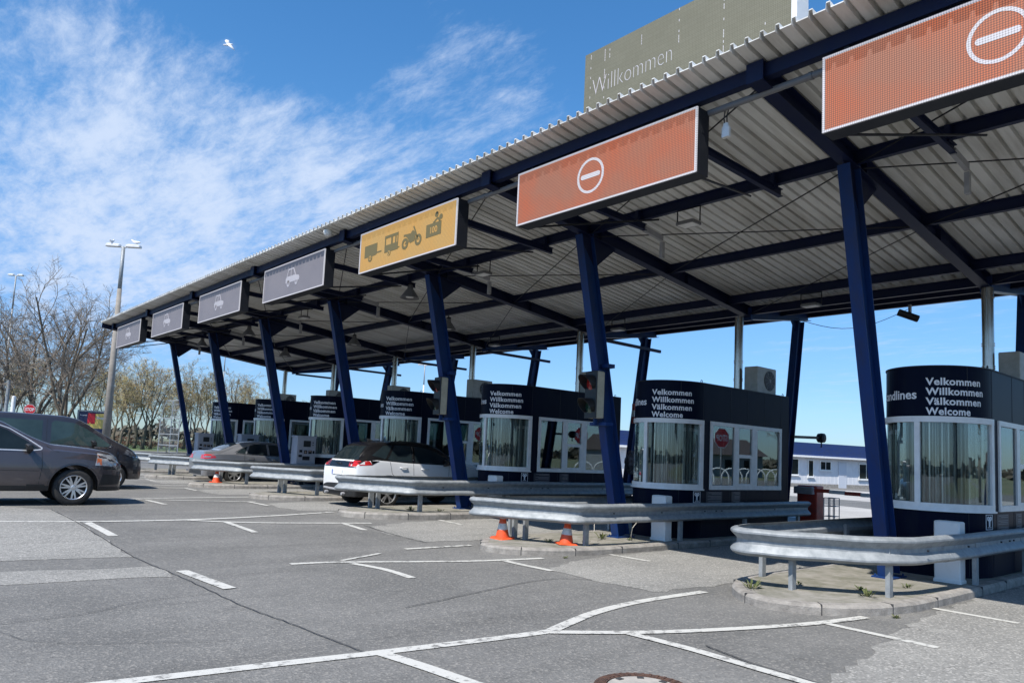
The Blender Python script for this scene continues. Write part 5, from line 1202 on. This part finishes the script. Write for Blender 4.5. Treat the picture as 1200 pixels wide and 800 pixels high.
car('white_car', 'white compact SUV with black roof waiting at the booth lane, seen from behind', 'car', sp, (9.18, 17.22, .13), 1.03)
# --- silver-grey sedan
gp = paint('sedan_paint', (0.27, 0.275, 0.29), .08, .28, .5)
sp = dict(L=4.72, sill=.24, wheels=(1.0, 3.82), wr=.325, arch=.375, ww=.22, track=.89, spokes=7, style='single', paint=gp, clad=.0,
    top=[(0, .5), (.012, .78), (.05, .98), (.10, 1.04), (.45, 1.07), (.62, 1.10), (.9, 1.22), (1.3, 1.37), (1.7, 1.425), (2.2, 1.43), (2.6, 1.38), (3.0, 1.22), (3.35, 1.05), (3.6, .99), (4.2, .90), (4.5, .78), (4.66, .64), (4.72, .45)],
    belt=[(0, .86), (.4, .96), (1.0, .97), (3.0, .93), (3.5, .92), (4.3, .82), (4.72, .6)], plan=[(0, .66), (.03, .74), (.15, .83), (.45, .89), (1.1, .91), (3.7, .90), (4.2, .84), (4.5, .7), (4.67, .52), (4.72, .42)],
    roofw=[(0, .62), (.5, .66), (.9, .60), (1.4, .57), (2.3, .57), (2.9, .64), (3.4, .74), (4.2, .7), (4.72, .38)],
    windows=[[(2.18, .99), (3.12, .97), (3.2, 1.0), (2.85, 1.20), (2.5, 1.33), (2.22, 1.35)], [(1.38, 1.01), (2.10, .99), (2.14, 1.35), (1.75, 1.345), (1.55, 1.29)], [(1.02, 1.03), (1.32, 1.01), (1.46, 1.25), (1.36, 1.22)]],
    wtrim=[([(1.0, 1.0), (2.1, .975), (3.14, .955), (3.24, .995), (2.9, 1.20), (2.5, 1.36), (2.1, 1.38), (1.6, 1.34), (1.0, 1.05)], .014)],
    lines=[[(2.12, .34), (2.14, .97)], [(3.08, .36), (3.12, .95)], [(1.42, .5), (1.30, .75), (1.30, .98)], [(.02, .62), (.5, .64)]], lip=.012, lipmat=gp, mirror=(2.92, 1.02), handles=[(1.52, .86), (2.35, .84)], handlemat=CHROME,
    extras=[('tail_light', 'side', [[(.02, .80), (.36, .84), (.30, .95), (.05, .95)]], RED), ('tail_light', 'side2', [[(.02, .80), (.36, .84), (.30, .95), (.05, .95)]], RED), ('tail_light', 'rear', [[(-.75, .80), (-.40, .80), (-.42, .94), (-.74, .94)]], RED), ('tail_light', 'rear', [[(.75, .80), (.40, .80), (.42, .94), (.74, .94)]], RED),
            ('rear_window', 'top', [[(.68, -.50), (.68, .50), (1.28, .46), (1.28, -.46)]], CGLASS), ('bumper_trim', 'rear', [[(-.6, .28), (.6, .28), (.55, .42), (-.55, .42)]], BLACK)],
    more=[lambda t, b: plate(t, b, .70, '')])
car('sedan', 'silver-grey sedan waiting beyond the guard rail, seen from its rear right side', 'car', sp, (9.05, 27.55, .13), 1.07)

# ------------------------------------------------------------------ trees
def make_tree(seed, H, r0, leads, buds, spread=1.0, dens=1.0, fork=.18, tr=.012):
    rd = random.Random(seed); T, K, Bd = MB(), MB(), MB()
    def grow(p, d, L_, r, lv, up):
        seg = 6 if lv < 2 else (4 if lv == 2 else 3); pts = [p.copy()]; dirs = [d.copy()]
        cd = d.copy(); cp = p.copy()
        for i in range(seg):
            cd = (cd + Vector((rd.gauss(0, 1), rd.gauss(0, 1), rd.gauss(0, .6))) * (.11 + .04 * lv) + Vector((0, 0, up))).normalized(); cp = cp + cd * (L_ / seg); pts.append(cp.copy()); dirs.append(cd.copy())
        r1 = max(r * (.42 if lv < 3 else .3), tr * .6); rs = [r + (r1 - r) * i / seg for i in range(seg + 1)]
        (T if lv <= 1 else K).tube(pts, rs, (8, 6, 4, 3, 3, 3)[min(lv, 5)], caps=False)
        if lv >= 4:
            if buds:
                for q in pts[1:]:
                    for _ in range(buds):
                        if rd.random() < .75:
                            c_ = q + Vector((rd.gauss(0, .10), rd.gauss(0, .10), rd.gauss(0, .10))); a = Vector((rd.gauss(0, 1), rd.gauss(0, 1), rd.gauss(0, 1))).normalized() * .055; b = a.orthogonal().normalized() * .04
                            Bd.add([c_ - a, c_ + b, c_ + a, c_ - b], [(0, 1, 2, 3)])
            return
        nc = int([0, 9, 8, 7][lv] * dens) if lv > 0 else 0
        for k in range(nc):
            t = .18 + .80 * (k + rd.random()) / nc if lv == 1 else .12 + .86 * (k + rd.random()) / nc
            f = t * seg; i = min(int(f), seg - 1); q = pts[i].lerp(pts[i + 1], f - i); dd = dirs[i]
            s_ = dd.orthogonal().normalized(); s_.rotate(__import__('mathutils').Quaternion(dd, rd.uniform(0, 2 * pi))); ang = rd.uniform(.5, .95) * spread
            nd = (dd * cos(ang) + s_ * sin(ang)).normalized(); ll = L_ * rd.uniform(.42, .62) * (1.05 - .45 * t); grow(q, nd, max(ll, .25), max(r * (1 - .5 * t) * .48, tr), lv + 1, .05 if lv < 3 else .02)
    th = H * fork; base = Vector((0, 0, -.1)); tpts = [base + Vector((rd.gauss(0, .04), rd.gauss(0, .04), 0)) * i + Vector((0, 0, th / 4 * i)) for i in range(5)]
    T.tube(tpts, [r0 * 1.35, r0 * 1.08, r0, r0 * .96, r0 * .92], 10)
    a0 = rd.uniform(0, 6)
    for k in range(leads):
        a = a0 + 2 * pi * k / leads + rd.uniform(-.3, .3); tl = rd.uniform(.12, .42) * spread
        d = Vector((cos(a) * sin(tl), sin(a) * sin(tl), cos(tl))); grow(tpts[-1] - Vector((0, 0, rd.uniform(0, th * .3))), d, H * (1 - fork) * rd.uniform(.80, 1.0), r0 * rd.uniform(.42, .58), 1, .03)
    return T, K, Bd
def tree_thing(name, label, spec, loc, rz=0, group='trees beyond the toll plaza'):
    T, K, Bd = make_tree(**spec); t = thing(name, label, 'tree', loc, rz, group)
    T.build('trunk', BARK, t, smooth=True); k = K
    if Bd.v: k.use(TWIG); n = len(k.f); k.m = [0] * n; k.use(BUD); k.add(Bd.v, Bd.f); k.build('crown', None, t)
    else: k.build('crown', TWIG, t)
    return t
def camray(px_, py_, dist):
    """world point seen in a 1200 px wide frame at the given depth (used only to place the far background where it stands)"""
    d = _f * 864 + _r * (px_ - 600) - _u * (py_ - 451.3); return Vector((0, 0, 1.65)) + d / 864 * dist
def at(px_, dist):
    p = camray(px_, 515, dist); return (p.x, p.y, g(p.y))
big = [(70, 58, 7, 12.6, .30, 4, 'large bare tree left of the tall lamp post, its trunk forking low'), (42, 66, 9, 13.8, .30, 4, 'large bare tree at the left edge, second trunk left of the lamp post'), (5, 60, 23, 12.2, .26, 3, 'bare tree cut by the left edge of the photo')]
for px_, dd, sd, H_, r0, ld, lb in big:
    tree_thing('bare_tree', lb, dict(seed=sd, H=H_, r0=r0, leads=ld + 1, buds=0, spread=1.05, dens=1.12, fork=.2, tr=.012), at(px_, dd), 0, 'large bare trees')
V = [tree_thing('budding_tree', '', dict(seed=s, H=10.3, r0=.17, leads=3, buds=b, spread=1.05, dens=.85, fork=.28, tr=.014), (0, 0, 0)) for s, b in ((31, 2), (37, 1), (41, 3))]
random.seed(5); rows = [(-5, 92), (14, 100), (30, 88), (52, 98), (88, 90), (104, 102), (122, 92), (133, 98), (141, 88), (150, 101), (158, 94), (168, 90), (177, 95), (190, 103), (203, 97), (216, 106), (228, 100), (242, 96), (256, 104), (268, 98), (281, 108), (296, 101), (312, 112), (328, 118), (345, 112), (368, 124), (392, 132)]
pos_words = ['behind the left edge', 'behind the thin left lamp post', 'behind the stop sign', 'behind the forked bare tree', 'behind the advertising sign', 'just left of the tall lamp post', 'just right of the tall lamp post', 'first of the row right of the lamp post', 'second of the row right of the lamp post', 'third of the row right of the lamp post',
    'above the van bonnet', 'above the van nose', 'left of the mesh gate', 'behind the mesh gate', 'behind the farthest column', 'right of the farthest column', 'between the two farthest columns', 'left of the farthest booth', 'over the farthest booth', 'right of the farthest booth', 'left of the third farthest column', 'behind the second farthest booth', 'over the second farthest booth', 'between the sixth and fifth booth', 'over the fifth booth', 'right of the fifth booth roof', 'farthest right, low behind the fourth booth']
for k, ((px_, dd), w_) in enumerate(zip(rows, pos_words)):
    o = V[k] if k < 3 else dup(V[k % 3]); o['label'] = 'thin budding tree ' + w_; o.location = at(px_, dd); s = random.uniform(.85, 1.15) * (1.0 if k < 20 else .92); o.scale = (s * 1.05, s * 1.05, s); o.rotation_euler = (0, 0, random.uniform(0, 6.28))
# hedge and far wood
random.seed(77)
def leafband(name, pts, h0, h1, depth, n, size, m, lb=None):
    mb = MB(); tot = sum((Vector(b) - Vector(a)).length for a, b in zip(pts, pts[1:]))
    for (a, b) in zip(pts, pts[1:]):
        a = Vector(a); b = Vector(b); L_ = (b - a).length; nn_ = Vector((-(b - a).y, (b - a).x)).normalized()
        for _ in range(int(n * L_ / tot)):
            t = random.random(); p = a.lerp(b, t) + nn_ * random.gauss(0, depth); hmax = h0 + (h1 - h0) * (0.5 + 0.5 * sin(t * L_ * .11 + a.x)) * (0.6 + .4 * sin(t * L_ * .37))
            z = hmax * sqrt(random.random()) * random.uniform(.5, 1); c_ = Vector((p.x, p.y, g(p.y) + z)); u = Vector((random.gauss(0, 1), random.gauss(0, 1), random.gauss(0, 1))).normalized() * size * random.uniform(.5, 1.2); w = u.orthogonal().normalized() * size * random.uniform(.3, .8)
            mb.add([c_ - u, c_ + w, c_ + u, c_ - w], [(0, 1, 2, 3)])
    o = stuff(mb.build(name, m)); 
    if lb: o['label'] = lb; o['category'] = 'vegetation'
    return o
leafband('hedgerow', [(-40, 118), (20, 112), (60, 124), (110, 135)], 0.9, 1.8, 1.2, 42000, .13, HEDGE, 'red-brown hedge beyond the lawn')
ringp = [(420 * cos(a), 420 * sin(a)) for a in [k * pi / 14 for k in range(29)]]
leafband('distant_wood', ringp, 5, 11, 6, 24000, 2.2, WOOD, 'low distant tree line along the horizon')
# bare hedge sticks: ladder gate and low fence at the far end of the plaza
t = thing('mesh_gate', 'tall galvanised mesh gate with a ladder beside the farthest column', 'gate', at(188, 52))
p0 = Vector(at(186, 52)); p1 = Vector(at(209, 50)); p2 = Vector(at(199, 51.3)); z0 = p0.z
rel = lambda p, z: (p.x - p0.x, p.y - p0.y, z)
t.location = p0; t.scale = (1, 1, 1.38); m_ = MB()

for p, h in ((p0, 2.1), (p1, 3.0), (p2, 3.0)): m_.tube([rel(p, 0), rel(p, h)], .035, 6)
for z in (.1, .75, 1.3, 2.1): m_.tube([rel(p0, z), rel(p1, z)], .025, 5)
m_.tube([rel(p2, 3.0), rel(p1, 3.0)], .03, 5); m_.tube([rel(p0, 2.1), rel(p2.lerp(p0, .6), 3.0), rel(p2, 3.0)], .025, 5)
for k in range(9): z = .4 + k * .3; m_.tube([rel(p2, z), rel(p1, z)], .018, 4)
m_.build('frame', GALV_D, t)
w_ = MB()
for k in range(1, 16): q = p0.lerp(p1, k / 16); w_.tube([rel(q, .1), rel(q, 2.1 if k < 9 else 3.0)], .008, 3)
w_.build('mesh', GALV_D, t)
t = thing('low_fence', 'low dark rail fence between the far columns', 'fence', at(215, 56)); p0 = Vector(at(196, 56)); t.location = p0
m_ = MB(); pts = [Vector(at(x, 56 + (x - 196) * .05)) for x in (196, 208, 222, 236, 250, 262)]
for p in pts: m_.tube([rel(p, 0), rel(p, .9)], .035, 5)
m_.tube([rel(p, .85) for p in pts], .03, 5); m_.tube([rel(p, .45) for p in pts], .02, 5); m_.build('rails', DARKM, t)
m_ = MB(); q = Vector(at(222, 54)); m_.tube([(0, 0, 0), (0, 0, 3.1)], .04, 6); o = m_.build('thin_post', DARKM); o.location = q; tag(o, 'thin dark post between the two farthest columns', 'post')

# lamps
def lamp(label, px_, dist, H_, r0, r1, m_, arm=.95, birds=0, single=False, lean=(0, 0)):
    t = thing('street_lamp', label, 'street lamp', at(px_, dist) if isinstance(px_, (int, float)) else px_, 0, 'street lamps'); t.rotation_euler = (0, 0, radians(-38))
    p = MB(); p.use(m_); zz = H_ * .80
    p.tube([(0, 0, 0), (lean[0] * .8, lean[1] * .8, zz)], [r0, r1 * 1.2], 12); p.use(GALV); p.tube([(lean[0] * .8, lean[1] * .8, zz - .1), (lean[0], lean[1], H_)], [r1 * 1.15, r1], 10); p.build('pole', None, t, smooth=True)
    for s in ((1,) if single else (-1, 1)):
        a = MB(); a.bbox(lean[0] + min(s * .15, s * arm), lean[0] + max(s * .15, s * arm), lean[1] - .17, lean[1] + .17, H_ - .02, H_ + .14, .06); a.tube([(lean[0], lean[1], H_ - .05), (lean[0] + s * .3, lean[1], H_ + .02)], .05, 8); a.build('lamp_head', mat('lamp_white', (.66, .67, .68), .4, base2=(.55, .56, .56), vscale=3), t)
    return t
L1 = lamp('tall concrete street lamp with two heads left of the canopy corner', 124, 42, 12.5, .24, .10, CONC, 1.0, lean=(-.05, 0))
lamp('thin double street lamp at the left edge behind the bare trees', (9.37, 83.2, .13), 70, 16.2, .12, .06, GALV_D, .7)
lamp('distant white double lamp seen between the fourth and third booth', 493, 70, 9.6, .09, .05, WHITE, .65)
lamp('distant lamp pole seen just right of the second farthest column', 256, 90, 12.5, .10, .06, GALV_D, .6, single=True)
for k, (px_, dd, h, lb) in enumerate(((3, 58, 5.5, 'thick grey post at the left edge behind the van'), (11, 40, 3.4, 'short white post left of the stop sign'))):
    m_ = MB(); m_.lathe([(.10 if k else .13, 0), (.10 if k else .13, h), (.0, h + .03)], n=12, caps=False); o = m_.build('post', GALV_D if k == 0 else WHITE, smooth=False); o.location = at(px_, dd); tag(o, lb, 'post')
# gulls
def gull(loc, lb, pose, rz, s=1.0):
    m_ = MB(); rs = [(-.30, .015), (-.22, .045), (-.08, .085), (.06, .09), (.16, .065), (.21, .05), (.27, .055), (.32, .04), (.345, .016), (.40, .006)]
    pts = [Vector((x, 0, (.02 + .0 * x) if x < .1 else (.02 + (x - .1) * (.75 if pose == 'sit' else .1)) - (0 if x < .34 else (x - .34) * .9))) for x, r in rs]
    m_.tube(pts, [r for x, r in rs], 10)
    if pose == 'fly':
        for sd in (-1, 1):
            A = [(.10, .06, .03), (.17, .28, .20), (.05, .62, .14), (-.22, .86, -.06), (-.16, .55, .10), (-.10, .25, .15), (-.10, .06, .03)]
            vs = [(x, y * sd, z) for x, y, z in A] + [(x, y * sd, z - .018) for x, y, z in A]; n = 7
            m_.add(vs, [(0, 1, 5, 6), (1, 2, 4, 5), (2, 3, 4), (7, 13, 12, 8), (8, 12, 11, 9), (9, 11, 10)] + [(i, i + 7, (i + 1) % n + 7, (i + 1) % n) for i in range(n)])
    else:
        m_.tube([(0, .03, -.02), (0, .03, -.14)], .008, 4); m_.tube([(0, -.03, -.02), (0, -.03, -.14)], .008, 4)
    o = m_.build('gull', mat('gull_feather', (.78, .79, .80), .7, base2=(.60, .61, .64), vscale=3), smooth=True); o.location = loc; o.rotation_euler = (radians(-48) if pose == 'fly' else 0, radians(20) if pose == 'fly' else 0, rz); o.scale = (s,) * 3
    tag(o, lb, 'gull', 'white gulls'); return o
gull(camray(268, 53, 40), 'white gull gliding alone in the blue sky', 'fly', radians(160), .78)
bp_ = Vector(at(124, 42)); ca, sa = cos(radians(-38)), sin(radians(-38))
gull((bp_.x - .75 * ca, bp_.y - .75 * sa, bp_.z + 12.5 + .27), 'gull standing on the left head of the tall lamp', 'sit', 1.0, 1.0)
gull((bp_.x + .65 * ca, bp_.y + .65 * sa, bp_.z + 12.5 + .27), 'gull standing on the right head of the tall lamp', 'sit', 2.2, 1.0)
# stop signs
def stop_sign(loc, rz, lb, h, r=.38):
    t = thing('stop_sign', lb, 'stop sign', loc, rz, 'red stop signs')
    MB().tube([(0, .03, 0), (0, .03, h + r * .8)], .035, 8).build('pole', GALV_D, t)
    oc = lambda rr: [(rr * cos(pi / 8 + k * pi / 4), rr * sin(pi / 8 + k * pi / 4)) for k in range(8)]
    p = MB(); p.use(WHITE); p.prism(oc(r), lambda a, b, t_: (a, t_, b + h), -.015, .0); p.use(SIGNRED); p.prism(oc(r * .93), lambda a, b, t_: (a, t_, b + h), -.018, -.014); p.build('plate', None, t)
    x = MB(); put_text(x, 'STOP', r * .82, lambda a, b: (a, -.020, b + h - r * .28), .006, 'CENTER', 1, r * 1.45); x.build('lettering', LETTER, t)
    return t
q = at(31, 34); stop_sign(q, radians(-8), 'red stop sign whose top shows above the dark van roof', 2.55, .245)
stop_sign((34.2, -4.4, 0), radians(180 + 12), 'red stop sign beyond the right edge that is mirrored in the booth windows', 3.0, .56)
# advert sign
q = Vector(at(105, 60)) - Vector((0, 0, .35)); t = thing('advert_sign', 'framed advertising board with blue, red and yellow fields behind the van', 'sign', q, radians(-12))
fr = MB()
for x in (-.98, .98): fr.beam((x, 0, 0), (x, 0, 3.75), .12, .12, (1, 0, 0))
fr.beam((-1.04, 0, 3.78), (1.04, 0, 3.78), .12, .10); fr.build('frame', GALV, t)
b_ = MB(); b_.use(mat('ad_navy', (.02, .03, .08), .5)); b_.bx(-.92, .92, -.02, .02, 1.0, 3.72); b_.bx(-.92, -.30, -.03, -.02, 2.9, 3.62)
b_.use(mat('ad_red', (.55, .02, .03), .5)); b_.bx(-.29, .24, -.034, -.02, 2.75, 3.60); b_.use(mat('ad_yellow', (.60, .45, .12), .5)); b_.bx(.26, .90, -.03, -.02, 2.38, 3.60); b_.bx(-.90, .26, -.028, -.02, 2.38, 2.74)
b_.build('board', None, t)
tx = MB(); put_text(tx, 'Border', .52, lambda a, b: (-.86 + a, -.038, 2.48 + b), .012, 'LEFT', 1, 1.15); tx.build('lettering', mat('ad_letter', (.70, .55, .12), .5), t)
tx = MB(); put_text(tx, 'Shop', .30, lambda a, b: (.34 + a, -.038, 3.16 + b), .004, 'LEFT', 1, .5); put_text(tx, 'Puttgarden', .12, lambda a, b: (-.84 + a, -.038, 3.38 + b), .002, 'LEFT', 1, .48); put_text(tx, '→', .5, lambda a, b: (.3 + a, -.038, 1.7 + b)); tx.build('small_lettering', LETTER, t)

# white service building with blue roof
A0 = Vector((33, 34.2, 0)); A1 = Vector((80, 22.0, 0)); dirb = (A1 - A0); Lb = dirb.length; dirb.normalize(); nb_ = Vector((dirb.y, -dirb.x, 0))   # towards camera
t = thing('service_building', 'long low white building with ribbed blue roof behind the booths', 'building', A0, atan2(dirb.y, dirb.x))
gz = g(30)
wall = MB(); wall.use(mat('white_cladding', (.66, .67, .69), .5, base2=(.58, .59, .61), vscale=2)); wall.bx(0, Lb, 0, 9, gz - .1, 2.62)
k = 0; x = .3
while x < Lb: wall.bx(x, x + .03, -.012, 0, .4, 2.6); x += .42
wall.use(KERB); wall.bx(0, Lb, -.03, 0, gz - .1, .42); wall.build('wall', None, t)
rf = MB(); ov = .45; rp = [(-.6, -ov, 2.58), (-.6, 4.5, 3.95), (-.6, 9 + ov, 2.58)]
m_b = mat('blue_roof', (.02, .045, .16), .4, base2=(.03, .05, .13), vscale=2)
for (ya, za), (yb, zb) in (((-ov, 2.60), (4.5, 3.75)), ((9 + ov, 2.60), (4.5, 3.75))):
    rf.add([(-.5, ya, za), (Lb + .5, ya, za), (Lb + .5, yb, zb), (-.5, yb, zb), (-.5, ya, za - .1), (Lb + .5, ya, za - .1), (Lb + .5, yb, zb - .1), (-.5, yb, zb - .1)], [(0, 1, 2, 3), (4, 5, 6, 7), (0, 1, 5, 4), (3, 2, 6, 7), (0, 3, 7, 4), (1, 2, 6, 5)])
for k in range(9):
    f_ = (k + .5) / 9; rf.bx(-.5, Lb + .5, -ov + (4.5 + ov) * f_ - .03, -ov + (4.5 + ov) * f_ + .03, 2.60 + 1.15 * f_ - .0, 2.60 + 1.15 * f_ + .10)
rf.build('roof', m_b, t)
gt = MB(); gt.bx(-.5, Lb + .5, -ov - .12, -ov, 2.44, 2.58); gt.build('gutter', WHITE, t)
def bwin(x0, x1, z0, z1, n=1):
    f = MB(); f.bx(x0 - .07, x1 + .07, -.05, -.013, z0 - .07, z1 + .07); fo = f.build('window', WHITE, t)
    p = MB(); 
    for i in range(n): a = x0 + (x1 - x0) * i / n; b = x0 + (x1 - x0) * (i + 1) / n; p.bx(a + .03, b - .03, -.056, -.05, z0, z1)
    p.build('pane', CGLASS, fo); s_ = MB(); s_.bx(x0 - .15, x1 + .15, -.12, -.05, z0 - .13, z0 - .07); s_.build('sill', WHITE, fo)
def bx_of(px_):   # distance along the facade for a photo column
    d = _f * 864 + _r * (px_ - 600) - _u * (552 - 451.3); d2 = Vector((d.x, d.y)); a = Vector((A0.x, A0.y)); e = Vector((dirb.x, dirb.y)); det = d2.x * (-e.y) - d2.y * (-e.x); return (d2.y * a.x - d2.x * a.y) / det if False else ((a.x * d2.y - a.y * d2.x) / (e.y * d2.x - e.x * d2.y))
WX = [bx_of(v) for v in (926, 935, 947, 952.5, 961, 973, 983, 990.5, 1006.5, 1013)]
bwin(WX[0] - .8, WX[1], 1.1, 2.25, 2); bwin(WX[2], WX[3], 1.0, 2.2, 1); bwin(WX[4], WX[5], 1.55, 2.15, 2); bwin(WX[8], WX[9] + 1.0, .95, 2.1, 2); bwin(2, 3.5, 1.1, 2.2, 2); bwin(7, 8.5, 1.1, 2.2, 2)
d_ = MB(); d_.bx(WX[6], WX[7], -.05, -.013, gz, 2.15); d_.bx(WX[6] - .08, WX[6], -.06, -.013, gz, 2.2); d_.bx(WX[7], WX[7] + .08, -.06, -.013, gz, 2.2); do = d_.build('door', mat('door_pale', (.52, .55, .60), .5), t)
MB().box((WX[7] - .12, -.08, 1.15), (.1, .03, .03)).build('handle', GREY, do)
t2 = thing('satellite_dish', 'white satellite dish on the blue roof of the low building', 'satellite dish', A0 + dirb * bx_of(951) + Vector((0, 3.2, 3.4)), radians(-20))
MB().lathe([(.0, .12), (.2, .10), (.38, .04), (.48, -.06)], (0, 0, .35), 'y', 20, caps=False).build('dish', WHITE, t2, smooth=True); MB().tube([(0, 0, -.3), (0, 0, .35)], .03, 6).build('mast', GREY, t2)

# things only seen mirrored in the booth glass, off to the right of the photo
t = thing('side_building', 'low grey house off to the right, mirrored in the booth windows', 'building', (84, -40, 0), radians(20))
w_ = MB(); w_.bx(-7, 7, -4, 4, 0, 2.9); w_.build('wall', mat('dull_wall', (.22, .23, .24), .7), t)
r_ = MB(); r_.prism([(-4.6, 2.8), (4.6, 2.8), (0, 5.0)], lambda a, b, t_: (t_, a, b), -7.5, 7.5); r_.build('roof', mat('dull_tile', (.09, .07, .065), .8), t)
for x in (-6, -3, 1, 4):
    MB().bx(x, x + 1.6, 4.0, 4.03, 1.0, 2.2).build('window', CGLASS, t)
hp = MB()
for k in range(9):
    x = 40 + k * 3.1; y = -9.5 - k * .9; t = thing('hoop_stand', 'white arched hoop stand mirrored low in the booth windows', 'hoop', (x, y, 0), radians(57), 'white hoops off to the right')
    MB().tube([(-.7, 0, 0), (-.7, 0, .7)] + [(-.7 * cos(pi * j / 10), 0, .7 + .65 * sin(pi * j / 10)) for j in range(1, 10)] + [(.7, 0, .7), (.7, 0, 0)], .05, 8).build('hoop', WHITE, t, smooth=True)
for k, (x, y, lb) in enumerate(((48, -24, 'bare tree mirrored in the second booth window'), (70, -20, 'second bare tree off to the right, mirrored in the glass'), (36, -30, 'third bare tree off to the right'))):
    o = dup(V[1], lb); o.location = (x, y, 0); s = (.85, .75, .95)[k]; o.scale = (s, s, s); o.rotation_euler = (0, 0, k * 2.0)
